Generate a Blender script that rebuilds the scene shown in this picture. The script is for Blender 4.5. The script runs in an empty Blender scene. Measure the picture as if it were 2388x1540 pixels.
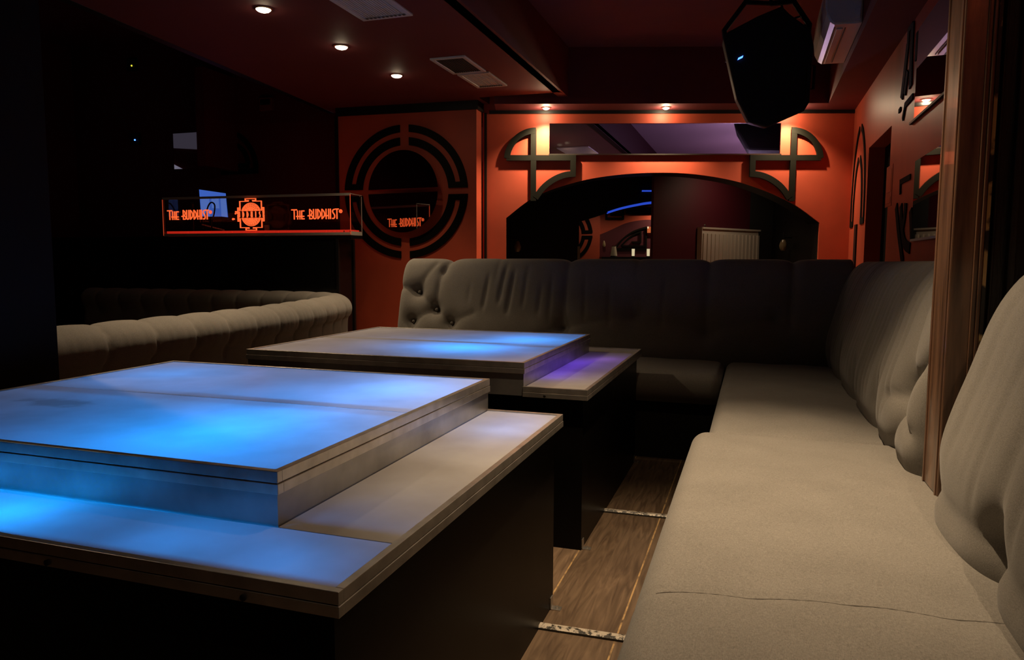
import bpy, math, random
import numpy as np
from mathutils import Vector, Matrix
random.seed(4)
S = bpy.context.scene
COL = S.collection
PI = math.pi

# ------------------------------------------------------------------ view
S.view_settings.view_transform = 'Standard'
S.view_settings.look = 'None'
S.view_settings.gamma = 1.0
S.view_settings.exposure = 0.0
S.view_settings.use_curve_mapping = False
S.cycles.use_denoising = True
S.cycles.max_bounces = 10
S.cycles.transparent_max_bounces = 24
S.cycles.sample_clamp_indirect = 4.0
S.cycles.caustics_reflective = False
S.cycles.caustics_refractive = False

# ------------------------------------------------------------------ mesh builder
class MB:
    def __init__(s): s.v = []; s.f = []; s.mi = []; s.cur = 0; s.k = 0
    def add(s, vs, fs):
        b = len(s.v); s.v += [tuple(map(float, p)) for p in vs]
        for f in fs: s.f.append([b + i for i in f]); s.mi.append(s.cur)
    def box(s, x0, x1, y0, y1, z0, z1):
        s.add([(x0,y0,z0),(x1,y0,z0),(x1,y1,z0),(x0,y1,z0),(x0,y0,z1),(x1,y0,z1),(x1,y1,z1),(x0,y1,z1)],
              [(0,3,2,1),(4,5,6,7),(0,1,5,4),(1,2,6,5),(2,3,7,6),(3,0,4,7)])
        return s
    def prism(s, poly, o0, o1, B):
        """poly: (a,z) points in the plane of basis B, extruded from depth o0 to o1"""
        n = len(poly)
        vs = [B(a, o0, z) for a, z in poly] + [B(a, o1, z) for a, z in poly]
        fs = [list(range(n)), list(range(2*n-1, n-1, -1))]
        for i in range(n):
            j = (i+1) % n; fs.append((j, i, n+i, n+j))
        s.add(vs, fs); return s
    def pbox(s, a0, a1, o0, o1, z0, z1, B):
        return s.prism([(a0,z0),(a1,z0),(a1,z1),(a0,z1)], o0, o1, B)
    def stroke(s, pts, w, o0, o1, B, closed=False):
        """flat band of width w along a polyline, mitred, extruded"""
        s.k += 1; o0 = o0-.00025*s.k*(1 if abs(o1-o0) > .006 else .3)
        P = [np.array(p, float) for p in pts]; n = len(P); L = []; R = []
        for i in range(n):
            if closed: a = P[i]-P[i-1]; b = P[(i+1)%n]-P[i]
            else:
                a = P[i]-P[i-1] if i else P[1]-P[0]
                b = P[i+1]-P[i] if i < n-1 else P[-1]-P[-2]
            a = a/np.linalg.norm(a); b = b/np.linalg.norm(b)
            na = np.array([-a[1], a[0]]); nb = np.array([-b[1], b[0]])
            m = na+nb; m = m/max(np.linalg.norm(m), 1e-6); k = min(1/max(m@na, .3), 2.2)
            L.append(P[i]+m*k*w/2); R.append(P[i]-m*k*w/2)
        seg = n if closed else n-1
        for i in range(seg):
            j = (i+1) % n
            q = [L[i], R[i], R[j], L[j]]
            vs = [B(p[0], o0, p[1]) for p in q] + [B(p[0], o1, p[1]) for p in q]
            s.add(vs, [(0,1,2,3),(7,6,5,4),(0,4,5,1),(1,5,6,2),(2,6,7,3),(3,7,4,0)])
        return s
    def tube(s, pts, r, seg=10, caps=True):
        P = [Vector(p) for p in pts]; n = len(P); rings = []
        up = Vector((0,0,1)); prev = None
        for i in range(n):
            t = (P[min(i+1,n-1)]-P[max(i-1,0)]).normalized()
            a = t.cross(up) if prev is None else prev - t*prev.dot(t)
            if a.length < 1e-4: a = t.cross(Vector((1,0,0)))
            a.normalize(); prev = a; b = t.cross(a)
            rr = r[i] if isinstance(r, (list, tuple)) else r
            rings.append([P[i]+(a*math.cos(2*PI*k/seg)+b*math.sin(2*PI*k/seg))*rr for k in range(seg)])
        vs = [v for ring in rings for v in ring]; fs = []
        for i in range(n-1):
            for k in range(seg):
                l = (k+1) % seg; fs.append((i*seg+k, i*seg+l, (i+1)*seg+l, (i+1)*seg+k))
        if caps: fs.append(list(range(seg))[::-1]); fs.append([(n-1)*seg+k for k in range(seg)])
        s.add(vs, fs); return s
    def lathe(s, prof, c, seg=24, axis=(0,0,1)):
        ax = Vector(axis).normalized(); a = ax.orthogonal().normalized(); b = ax.cross(a); c = Vector(c)
        vs = []; fs = []; n = len(prof)
        for r, h in prof:
            for k in range(seg):
                vs.append(c+ax*h+(a*math.cos(2*PI*k/seg)+b*math.sin(2*PI*k/seg))*max(r, 1e-5))
        for i in range(n-1):
            for k in range(seg):
                l = (k+1) % seg; fs.append((i*seg+k, i*seg+l, (i+1)*seg+l, (i+1)*seg+k))
        fs.append(list(range(seg))[::-1]); fs.append([(n-1)*seg+k for k in range(seg)])
        s.add(vs, fs); return s
    def grid(s, G, flip=False):
        h, w = G.shape[:2]; fs = []
        for i in range(h-1):
            for j in range(w-1):
                f = (i*w+j, i*w+j+1, (i+1)*w+j+1, (i+1)*w+j); fs.append(f[::-1] if flip else f)
        s.add(G.reshape(-1, 3), fs); return s

ORG = {}
def obj(name, mb, mats, parent=None, smooth=False, bevel=0, recalc=True):
    o0 = ORG.get(parent.name, (0,0,0)) if parent else (0,0,0)
    me = bpy.data.meshes.new(name)
    me.from_pydata([(x-o0[0], y-o0[1], z-o0[2]) for x, y, z in mb.v], [], mb.f)
    if not isinstance(mats, (list, tuple)): mats = [mats]
    for m in mats: me.materials.append(m)
    for p, mi in zip(me.polygons, mb.mi): p.material_index = mi
    if recalc:
        import bmesh
        bm = bmesh.new(); bm.from_mesh(me); bmesh.ops.recalc_face_normals(bm, faces=bm.faces); bm.to_mesh(me); bm.free()
    if smooth:
        for p in me.polygons: p.use_smooth = True
    me.update()
    o = bpy.data.objects.new(name, me); COL.objects.link(o)
    if parent: o.parent = parent; ORG[o.name] = o0
    else: ORG[o.name] = (0,0,0)
    if bevel:
        m = o.modifiers.new('bevel', 'BEVEL'); m.width = bevel; m.segments = 2; m.limit_method = 'ANGLE'; m.angle_limit = 0.7
    if smooth == 'auto':
        m = o.modifiers.new('ws', 'EDGE_SPLIT'); m.split_angle = 0.6
    return o
def thing(name, label, cat, loc, group=None):
    o = bpy.data.objects.new(name, None); COL.objects.link(o); o.location = loc; ORG[o.name] = tuple(loc)
    o.empty_display_size = .1; return tag(o, label, cat, group)
def tag(o, label, cat, group=None):
    o['label'] = label; o['category'] = cat
    if group: o['group'] = group
    return o
def struct(o, label=None, cat=None):
    o['kind'] = 'structure'
    if label: o['label'] = label
    if cat: o['category'] = cat
    return o

# ------------------------------------------------------------------ materials
def newmat(name):
    m = bpy.data.materials.new(name); m.use_nodes = True; nt = m.node_tree
    return m, nt, nt.nodes, nt.links, nt.nodes['Principled BSDF']
def pmat(name, col, rough=.6, metal=0, spec=.5, noise=None, bump=None, emis=None, es=1, coat=0, stretch=(1,1,1)):
    m, nt, N, L, b = newmat(name)
    b.inputs['Base Color'].default_value = (*col, 1); b.inputs['Roughness'].default_value = rough
    b.inputs['Metallic'].default_value = metal; b.inputs['Specular IOR Level'].default_value = spec
    b.inputs['Coat Weight'].default_value = coat
    if emis: b.inputs['Emission Color'].default_value = (*emis, 1); b.inputs['Emission Strength'].default_value = es
    if noise or bump:
        tc = N.new('ShaderNodeTexCoord'); mp = N.new('ShaderNodeMapping'); mp.inputs['Scale'].default_value = stretch
        L.new(tc.outputs['Object'], mp.inputs['Vector'])
    if noise:
        sc, lo, hi = noise
        t = N.new('ShaderNodeTexNoise'); t.inputs['Scale'].default_value = sc; t.inputs['Detail'].default_value = 6
        r = N.new('ShaderNodeMapRange'); r.inputs[1].default_value = .3; r.inputs[2].default_value = .7
        r.inputs[3].default_value = lo; r.inputs[4].default_value = hi
        x = N.new('ShaderNodeMix'); x.data_type = 'RGBA'; x.blend_type = 'MULTIPLY'; x.inputs[0].default_value = 1
        x.inputs[6].default_value = (*col, 1)
        L.new(mp.outputs[0], t.inputs['Vector']); L.new(t.outputs['Fac'], r.inputs[0]); L.new(r.outputs[0], x.inputs[7])
        L.new(x.outputs[2], b.inputs['Base Color'])
    if bump:
        sc, st, di = bump
        t = N.new('ShaderNodeTexNoise'); t.inputs['Scale'].default_value = sc; t.inputs['Detail'].default_value = 4
        k = N.new('ShaderNodeBump'); k.inputs['Strength'].default_value = st; k.inputs['Distance'].default_value = di
        L.new(mp.outputs[0], t.inputs['Vector']); L.new(t.outputs['Fac'], k.inputs['Height']); L.new(k.outputs[0], b.inputs['Normal'])
    return m

def fabric_mat():
    m, nt, N, L, b = newmat('grey_woven_fabric')
    tc = N.new('ShaderNodeTexCoord')
    outs = []
    for stretch, sc in (((1, .22, 1), 820), ((.22, 1, 1), 820), ((1, 1, 1), 7)):
        mp = N.new('ShaderNodeMapping'); mp.inputs['Scale'].default_value = stretch
        t = N.new('ShaderNodeTexNoise'); t.inputs['Scale'].default_value = sc; t.inputs['Detail'].default_value = 3
        L.new(tc.outputs['Object'], mp.inputs['Vector']); L.new(mp.outputs[0], t.inputs['Vector']); outs.append(t.outputs['Fac'])
    a = N.new('ShaderNodeMath'); a.operation = 'ADD'; L.new(outs[0], a.inputs[0]); L.new(outs[1], a.inputs[1])
    a2 = N.new('ShaderNodeMath'); a2.operation = 'MULTIPLY_ADD'; L.new(outs[2], a2.inputs[0]); a2.inputs[1].default_value = .35; L.new(a.outputs[0], a2.inputs[2])
    r = N.new('ShaderNodeValToRGB'); e = r.color_ramp.elements
    e[0].position = .0; e[0].color = (.140, .130, .115, 1); e[1].position = 1; e[1].color = (.285, .267, .240, 1)
    mr = N.new('ShaderNodeMapRange'); mr.inputs[1].default_value = .8; mr.inputs[2].default_value = 1.55
    L.new(a2.outputs[0], mr.inputs[0]); L.new(mr.outputs[0], r.inputs[0]); L.new(r.outputs[0], b.inputs['Base Color'])
    k = N.new('ShaderNodeBump'); k.inputs['Strength'].default_value = .12; k.inputs['Distance'].default_value = .0015
    L.new(a.outputs[0], k.inputs['Height']); L.new(k.outputs[0], b.inputs['Normal'])
    b.inputs['Roughness'].default_value = .95; b.inputs['Specular IOR Level'].default_value = .15
    b.inputs['Sheen Weight'].default_value = .15
    return m

def panel_mat():
    """frosted acrylic sheet: lets the lamps under it through, with a little gloss and table-top dirt"""
    m, nt, N, L, b = newmat('frosted_acrylic')
    N.remove(b); out = N['Material Output']
    tc = N.new('ShaderNodeTexCoord'); geo = N.new('ShaderNodeNewGeometry')
    t = N.new('ShaderNodeTexNoise'); t.inputs['Scale'].default_value = 3.5; t.inputs['Detail'].default_value = 5
    L.new(geo.outputs['Position'], t.inputs['Vector'])
    r = N.new('ShaderNodeValToRGB'); e = r.color_ramp.elements
    e[0].position = .3; e[0].color = (.50, .46, .41, 1); e[1].position = .65; e[1].color = (.72, .70, .66, 1)
    L.new(t.outputs['Fac'], r.inputs[0])
    # a dried spill on the front table
    sp = N.new('ShaderNodeVectorMath'); sp.operation = 'SUBTRACT'; sp.inputs[1].default_value = (-1.615, 1.31, .652)
    L.new(geo.outputs['Position'], sp.inputs[0])
    ms = N.new('ShaderNodeVectorMath'); ms.operation = 'MULTIPLY'; ms.inputs[1].default_value = (.75, 1.9, 1); L.new(sp.outputs[0], ms.inputs[0])
    ln = N.new('ShaderNodeVectorMath'); ln.operation = 'LENGTH'; L.new(ms.outputs[0], ln.inputs[0])
    t3 = N.new('ShaderNodeTexNoise'); t3.inputs['Scale'].default_value = 23; t3.inputs['Detail'].default_value = 5; L.new(geo.outputs['Position'], t3.inputs['Vector'])
    ad = N.new('ShaderNodeMath'); ad.operation = 'MULTIPLY_ADD'; L.new(t3.outputs['Fac'], ad.inputs[0]); ad.inputs[1].default_value = .14; L.new(ln.outputs['Value'], ad.inputs[2])
    mr = N.new('ShaderNodeMapRange'); mr.inputs[1].default_value = .165; mr.inputs[2].default_value = .115; mr.inputs[3].default_value = 0; mr.inputs[4].default_value = .6
    L.new(ad.outputs[0], mr.inputs[0])
    mx = N.new('ShaderNodeMix'); mx.data_type = 'RGBA'; L.new(mr.outputs[0], mx.inputs[0]); L.new(r.outputs[0], mx.inputs[6]); mx.inputs[7].default_value = (.30, .22, .17, 1)
    d = N.new('ShaderNodeBsdfDiffuse'); L.new(mx.outputs[2], d.inputs[0])
    tr = N.new('ShaderNodeBsdfTranslucent'); L.new(mx.outputs[2], tr.inputs[0])
    mix = N.new('ShaderNodeMixShader'); mix.inputs[0].default_value = .5; L.new(d.outputs[0], mix.inputs[1]); L.new(tr.outputs[0], mix.inputs[2])
    g = N.new('ShaderNodeBsdfGlossy'); g.inputs['Roughness'].default_value = .28; g.inputs['Color'].default_value = (.8, .8, .8, 1)
    fr = N.new('ShaderNodeFresnel'); fr.inputs['IOR'].default_value = 1.3
    ml = N.new('ShaderNodeMath'); ml.operation = 'MULTIPLY'; ml.inputs[1].default_value = .5; L.new(fr.outputs[0], ml.inputs[0])
    mix2 = N.new('ShaderNodeMixShader'); L.new(ml.outputs[0], mix2.inputs[0]); L.new(mix.outputs[0], mix2.inputs[1]); L.new(g.outputs[0], mix2.inputs[2])
    L.new(mix2.outputs[0], out.inputs[0]); return m

def clear_mat(name, tint=(.92,.92,.92), refl=.10):
    m, nt, N, L, b = newmat(name); N.remove(b); out = N['Material Output']
    t = N.new('ShaderNodeBsdfTransparent'); t.inputs[0].default_value = (*tint, 1)
    g = N.new('ShaderNodeBsdfGlossy'); g.inputs['Roughness'].default_value = .03
    fr = N.new('ShaderNodeLayerWeight'); fr.inputs[0].default_value = .35
    ml = N.new('ShaderNodeMath'); ml.operation = 'MULTIPLY'; ml.inputs[1].default_value = refl*2.5; L.new(fr.outputs['Fresnel'], ml.inputs[0])
    x = N.new('ShaderNodeMixShader'); L.new(ml.outputs[0], x.inputs[0]); L.new(t.outputs[0], x.inputs[1]); L.new(g.outputs[0], x.inputs[2])
    L.new(x.outputs[0], out.inputs[0]); return m

def emit_mat(name, col, st):
    m, nt, N, L, b = newmat(name); N.remove(b); e = N.new('ShaderNodeEmission')
    e.inputs[0].default_value = (*col, 1); e.inputs[1].default_value = st; L.new(e.outputs[0], N['Material Output'].inputs[0]); return m

def floor_mat():
    m, nt, N, L, b = newmat('laminate_planks')
    geo = N.new('ShaderNodeNewGeometry'); sep = N.new('ShaderNodeSeparateXYZ'); L.new(geo.outputs['Position'], sep.inputs[0])
    # planks 0.228 m wide running away from the bench aisle, joints at x=-0.314 and x=-0.542
    ma = N.new('ShaderNodeMath'); ma.operation = 'MULTIPLY_ADD'; ma.inputs[1].default_value = 1/.114; ma.inputs[2].default_value = .314/.114+40; L.new(sep.outputs['X'], ma.inputs[0])
    fl = N.new('ShaderNodeMath'); fl.operation = 'FLOOR'; L.new(ma.outputs[0], fl.inputs[0])
    frc = N.new('ShaderNodeMath'); frc.operation = 'FRACT'; L.new(ma.outputs[0], frc.inputs[0])
    wn = N.new('ShaderNodeTexWhiteNoise'); wn.noise_dimensions = '1D'; L.new(fl.outputs[0], wn.inputs['W'])
    mp = N.new('ShaderNodeMapping'); mp.inputs['Scale'].default_value = (9, .9, 1); L.new(geo.outputs['Position'], mp.inputs['Vector'])
    cmb = N.new('ShaderNodeVectorMath'); cmb.operation = 'ADD'; L.new(mp.outputs[0], cmb.inputs[0])
    vv = N.new('ShaderNodeVectorMath'); vv.operation = 'SCALE'; vv.inputs[0].default_value = (3, 17, 5); L.new(wn.outputs['Value'], vv.inputs['Scale']); L.new(vv.outputs[0], cmb.inputs[1])
    t = N.new('ShaderNodeTexNoise'); t.inputs['Scale'].default_value = 5; t.inputs['Detail'].default_value = 8; t.inputs['Distortion'].default_value = 1.4; L.new(cmb.outputs[0], t.inputs['Vector'])
    r = N.new('ShaderNodeValToRGB'); e = r.color_ramp.elements
    e[0].position = .3; e[0].color = (.085, .055, .035, 1); e[1].position = .72; e[1].color = (.20, .135, .085, 1)
    L.new(t.outputs['Fac'], r.inputs[0])
    tint = N.new('ShaderNodeMapRange'); tint.inputs[3].default_value = .75; tint.inputs[4].default_value = 1.15; L.new(wn.outputs['Value'], tint.inputs[0])
    x = N.new('ShaderNodeMix'); x.data_type = 'RGBA'; x.blend_type = 'MULTIPLY'; x.inputs[0].default_value = 1; L.new(r.outputs[0], x.inputs[6]); L.new(tint.outputs[0], x.inputs[7])
    # pale chipped joint on every second board
    m2 = N.new('ShaderNodeMath'); m2.operation = 'MULTIPLY_ADD'; m2.inputs[1].default_value = 1/.228; m2.inputs[2].default_value = .314/.228+40.02; L.new(sep.outputs['X'], m2.inputs[0])
    f2 = N.new('ShaderNodeMath'); f2.operation = 'FRACT'; L.new(m2.outputs[0], f2.inputs[0])
    lt = N.new('ShaderNodeMath'); lt.operation = 'LESS_THAN'; lt.inputs[1].default_value = .022; L.new(f2.outputs[0], lt.inputs[0])
    t2 = N.new('ShaderNodeTexNoise'); t2.inputs['Scale'].default_value = 30; L.new(geo.outputs['Position'], t2.inputs['Vector'])
    g2 = N.new('ShaderNodeMapRange'); g2.inputs[1].default_value = .25; g2.inputs[2].default_value = .55; L.new(t2.outputs['Fac'], g2.inputs[0])
    m3 = N.new('ShaderNodeMath'); m3.operation = 'MULTIPLY'; L.new(lt.outputs[0], m3.inputs[0]); L.new(g2.outputs[0], m3.inputs[1])
    y = N.new('ShaderNodeMix'); y.data_type = 'RGBA'; L.new(m3.outputs[0], y.inputs[0]); L.new(x.outputs[2], y.inputs[6]); y.inputs[7].default_value = (.42, .27, .12, 1)
    L.new(y.outputs[2], b.inputs['Base Color']); b.inputs['Roughness'].default_value = .42; b.inputs['Specular IOR Level'].default_value = .35
    return m

def worn_mat():
    m, nt, N, L, b = newmat('worn_metal_strip')
    geo = N.new('ShaderNodeNewGeometry')
    t = N.new('ShaderNodeTexNoise'); t.inputs['Scale'].default_value = 70; t.inputs['Detail'].default_value = 6; t.inputs['Roughness'].default_value = .7
    L.new(geo.outputs['Position'], t.inputs['Vector'])
    sep = N.new('ShaderNodeSeparateXYZ'); L.new(geo.outputs['Normal'], sep.inputs[0])
    ad = N.new('ShaderNodeMath'); ad.operation = 'MULTIPLY_ADD'; L.new(sep.outputs['Z'], ad.inputs[0]); ad.inputs[1].default_value = .25; L.new(t.outputs['Fac'], ad.inputs[2])
    mr = N.new('ShaderNodeMapRange'); mr.inputs[1].default_value = .66; mr.inputs[2].default_value = .74; L.new(ad.outputs[0], mr.inputs[0])
    x = N.new('ShaderNodeMix'); x.data_type = 'RGBA'; x.inputs[6].default_value = (.03, .027, .022, 1); x.inputs[7].default_value = (.5, .44, .36, 1); L.new(mr.outputs[0], x.inputs[0])
    L.new(x.outputs[2], b.inputs['Base Color']); b.inputs['Roughness'].default_value = .45; b.inputs['Metallic'].default_value = .2
    return m

def gilt_mat():
    m, nt, N, L, b = newmat('worn_gilding')
    geo = N.new('ShaderNodeNewGeometry')
    t = N.new('ShaderNodeTexNoise'); t.inputs['Scale'].default_value = 12; t.inputs['Detail'].default_value = 8
    L.new(geo.outputs['Position'], t.inputs['Vector'])
    mr = N.new('ShaderNodeMapRange'); mr.inputs[1].default_value = .48; mr.inputs[2].default_value = .53; L.new(t.outputs['Fac'], mr.inputs[0])
    x = N.new('ShaderNodeMix'); x.data_type = 'RGBA'; x.inputs[6].default_value = (.012, .008, .006, 1); x.inputs[7].default_value = (.62, .42, .18, 1); L.new(mr.outputs[0], x.inputs[0])
    L.new(x.outputs[2], b.inputs['Base Color']); b.inputs['Roughness'].default_value = .4
    return m

RED = pmat('red_wall_paint', (.52, .078, .034), .55, noise=(3, .86, 1.08), bump=(160, .08, .002))
RWALL = pmat('satin_red_wall_paint', (.46, .072, .034), .42, spec=.5, noise=(3, .86, 1.08), bump=(160, .08, .002), stretch=(1, 1, .15))
CEIL = pmat('dark_red_ceiling_paint', (.15, .024, .028), .7, noise=(2, .9, 1.08))
CEILR = pmat('mauve_red_ceiling_paint', (.17, .05, .085), .7, noise=(2, .9, 1.08))
WINE = pmat('wine_wall_paint', (.075, .004, .012), .6)
BLACK = pmat('black_paint', (.006, .005, .005), .5, spec=.3)
DARKWALL = pmat('unlit_red_wall_paint', (.12, .010, .016), .7, spec=.2)  # the red wall paint again, darkened because the bay gets no light
LAM = pmat('black_laminate', (.0035, .0028, .0025), .36, spec=.10, noise=(6, .6, 1.3))
GLOSSBLK = pmat('gloss_black_panel', (.006, .006, .006), .22, spec=.4)
PILLAR = pmat('black_pillar_paint', (.004, .004, .005), .45, spec=.2)
PITCH = pmat('pitch_dark', (.0015, .0013, .0012), .8, spec=.05)
RISER = pmat('smudged_black_riser', (.40, .395, .39), .36, metal=.85, noise=(9, .75, 1.2))
ALU = pmat('brushed_aluminium', (.60, .565, .52), .34, metal=.9, noise=(20, .75, 1.1))
ORN = pmat('olive_black_ornament', (.0075, .0068, .0038), .65, spec=.15)
ORNB = pmat('black_ornament', (.006, .0055, .0045), .8, spec=.06)
FAB = fabric_mat()
SEAM = pmat('seam_thread', (.075, .066, .055), .9)
FABDARK = pmat('dark_base_cloth', (.02, .018, .016), .9, spec=.1)
PANEL = panel_mat()
CLEAR = clear_mat('clear_acrylic', (.95, .94, .94), .035)
PANE = clear_mat('tinted_glass', (.8, .76, .80), .05)
WHITEP = pmat('cream_plastic', (.66, .66, .68), .38, noise=(2, .95, 1.03))
GRILLE = pmat('dark_grille', (.03, .028, .025), .6)
RADM = pmat('radiator_enamel', (.60, .52, .44), .4)
FLOOR = floor_mat()
WORN = worn_mat()
GILT = gilt_mat()
WOOD = pmat('varnished_dark_wood', (.19, .10, .058), .32, spec=.5, noise=(7, .35, 1.5), stretch=(6, 6, .5), bump=(30, .12, .004), coat=.3)
WOODB = pmat('black_stained_wood', (.012, .009, .008), .45, noise=(20, .4, 2.0), stretch=(3, 3, .4), bump=(60, .4, .004))
BULB = emit_mat('lamp_glow', (1, .80, .52), 50)
BULBW = emit_mat('weak_lamp_glow', (1, .82, .56), 10)
CHROME = pmat('chrome_ring', (.75, .68, .58), .25, metal=1)
MIRROR = pmat('mirror_glass', (.62, .60, .60), .02, metal=1)
MIRRORD = pmat('smoked_mirror_glass', (.42, .38, .40), .015, metal=1)
MIRRORB = pmat('silvered_mirror_glass', (.86, .84, .86), .01, metal=1)
SPK = pmat('speaker_black', (.008, .008, .009), .6, spec=.25)
BLUELED = emit_mat('blue_led', (.06, .2, 1), 4)
YELLED = emit_mat('yellow_led', (.8, .75, .05), 1.2)
SCREEN = pmat('screen_glow', (.02, .02, .02), .3, emis=(.05, .13, .55), es=.85)
SCREEN2 = pmat('screen_window_glow', (.02, .02, .02), .3, emis=(.10, .20, .62), es=.9)
SIGN = emit_mat('edge_lit_engraving', (1, .12, .03), 1.25)
SIGND = emit_mat('edge_lit_border', (1, .10, .03), .55)
REDLED = pmat('red_led_foil', (.3, .03, .02), .4, emis=(1, .035, .015), es=.5, noise=(40, .4, 1.3), bump=(70, .8, .01))
FROSTEDGE = pmat('frosted_acrylic_edge', (.42, .38, .33), .45)
STRIPBLUE = emit_mat('blue_strip_light', (.03, .09, .75), .7)

# ------------------------------------------------------------------ bases
def basis(o, ang):
    """a runs along the wall (ang from +X), o runs away from the camera, z up"""
    c, s = math.cos(ang), math.sin(ang)
    return lambda a, q, z: (o[0]+c*a-s*q, o[1]+s*a+c*q, z)
FWA = math.radians(16.70)
F = basis((-2.302, 6.275), FWA)              # arched far wall
CW = basis((-2.36, 6.104), .06)              # red column, a<0 to the left
RW = lambda a, q, z: (.807+q, -a, z)         # right wall, a = -y
SG = basis((-5.079, 5.290), math.atan2(.078, 1.882))
WWA = math.atan2(8.64569-7.00203, .17104+.92275)
WW = basis((-.92275, 7.00203), WWA)

def arc(cx, cz, r, a0, a1, n=24, rz=None):
    rz = rz or r
    return [(cx+r*math.cos(math.radians(a0+(a1-a0)*i/n)), cz+rz*math.sin(math.radians(a0+(a1-a0)*i/n))) for i in range(n+1)]
def catmull(P, n=8):
    out = []
    for i in range(len(P)-1):
        p0 = np.array(P[max(i-1,0)], float); p1 = np.array(P[i], float); p2 = np.array(P[i+1], float); p3 = np.array(P[min(i+2,len(P)-1)], float)
        for k in range(n):
            t = k/n
            out.append(tuple(.5*((2*p1)+(-p0+p2)*t+(2*p0-5*p1+4*p2-p3)*t*t+(-p0+3*p1-3*p2+p3)*t**3)))
    out.append(tuple(map(float, P[-1]))); return out

# ================================================================== ROOM
struct(obj('floor', MB().box(-8, 3.2, -4.2, 14, -.08, 0), FLOOR))
ARCH = catmull([(.155,1.397),(.425,1.593),(.788,1.72),(1.158,1.784),(1.562,1.804),(1.926,1.781),(2.311,1.703),(2.70,1.548),(2.978,1.36)])
S0, S1, SZ0, SZ1 = .542, 2.603, 1.969, 2.240       # slot for the pane built in place of the long mirror
wall = [(-.06,0),(-.06,SZ0),(3.252,SZ0),(3.252,0),(2.978,0)] + ARCH[::-1] + [(.155,0)]
m = MB().prism(wall, 0, .02, F)
m.pbox(-.06, S0, 0, .025, SZ0, 2.9, F).pbox(S1, 3.252, 0, .025, SZ0, 2.9, F).pbox(S0, S1, 0, .025, SZ1, 2.9, F)
struct(obj('wall_back', m, RED))
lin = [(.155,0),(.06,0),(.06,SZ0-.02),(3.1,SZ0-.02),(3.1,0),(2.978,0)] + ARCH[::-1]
struct(obj('trim_13', MB().prism(lin, .02, .28, F), BLACK))  # arch lining coloured black in place of the soffit's shade
struct(obj('wall_right', MB().box(.807, .95, -4, 5.25, 0, 2.9).box(.807, .95, 6.22, 7.35, 0, 2.9).box(.807, .95, 5.25, 6.22, 1.875, 2.9), RWALL))
struct(obj('door_1', MB().box(.92, .95, 5.25, 6.22, 0, 1.875), PITCH))  # black sheet put in for the unlit depth of the doorway
struct(obj('wall_column', MB().pbox(-1.345, 0, 0, .155, 0, 2.45, CW), RED))
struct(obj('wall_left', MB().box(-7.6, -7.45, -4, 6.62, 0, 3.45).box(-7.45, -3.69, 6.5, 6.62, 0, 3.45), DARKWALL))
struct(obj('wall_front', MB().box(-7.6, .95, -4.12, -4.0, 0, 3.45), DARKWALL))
struct(obj('ceiling', MB().prism([(-2.92,-4),(-1.575,-4),(-1.575,6.02),(-2.3,6.0),(-2.3,6.3),(-3.857,6.2)], 2.41, 2.50, lambda a, q, z: (a, z, q)), CEIL))
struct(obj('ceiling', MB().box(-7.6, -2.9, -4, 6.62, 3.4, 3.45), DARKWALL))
struct(obj('trim_1', MB().prism([(-2.98,-4),(-2.92,-4),(-3.857,6.2),(-3.917,6.2)], 2.408, 3.4, lambda a, q, z: (a, z, q)), BLACK))
# raised bay of the ceiling over the seating, its side faces and the beam on the right
struct(obj('ceiling', MB().box(-1.575, .56, .3, 6.9, 2.82, 2.9), CEILR))
struct(obj('ceiling', MB().box(-1.575, .807, -4, .3, 2.41, 2.50), CEIL))
struct(obj('trim_2', MB().box(-1.64, -1.555, .3, 6.25, 2.41, 2.9), CEIL))
struct(obj('trim_3', MB().box(.56, .807, .3, 7.3, 2.35, 2.9), CEIL))
struct(obj('trim_4', MB().box(-1.575, .56, .22, .3, 2.41, 2.9), CEIL))
# boxed-in pelmet along the far wall that carries three spots
struct(obj('trim_5', MB().pbox(.06, 3.22, -.29, 0, 2.3506, 2.9, F), CEIL))
struct(obj('trim_6', MB().pbox(.0, 3.24, -.022, 0, 2.322, 2.352, F), BLACK))
struct(obj('trim_7', MB().pbox(-1.36, .02, -.02, .16, 2.335, 2.41, CW), BLACK))
struct(obj('trim_8', MB().pbox(-1.375, -1.345, -.015, .05, 0, 2.335, CW), BLACK))
struct(obj('trim_9', MB().pbox(-.045, -.022, -.012, 0, 0, 2.33, F), BLACK))

# passage and rooms behind the arch
arch2 = catmull([(.90,1.440),(1.012,1.470),(1.128,1.508),(1.236,1.546),(1.36,1.584),(1.524,1.620),(1.685,1.645),(2.1,1.68),(2.6,1.66)])
w2 = [(-1.0,0),(-1.0,1.93),(3.6,1.93),(3.6,0),(2.6,0)] + arch2[::-1] + [(.90,0)]
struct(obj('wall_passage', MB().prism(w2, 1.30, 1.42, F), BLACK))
struct(obj('wall_alcove', MB().pbox(.012, 3.1, 0, .03, 0, 1.93, WW), WINE))
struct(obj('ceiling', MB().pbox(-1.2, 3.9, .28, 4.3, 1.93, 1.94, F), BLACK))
struct(obj('wall_beyond', MB().pbox(-.6, 4.6, 4.0, 4.15, 0, 1.93, F), RED))
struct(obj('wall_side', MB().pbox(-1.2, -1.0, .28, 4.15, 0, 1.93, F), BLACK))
struct(obj('wall_side', MB().pbox(3.6, 3.75, .28, 4.15, 0, 1.93, F), BLACK))
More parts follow.
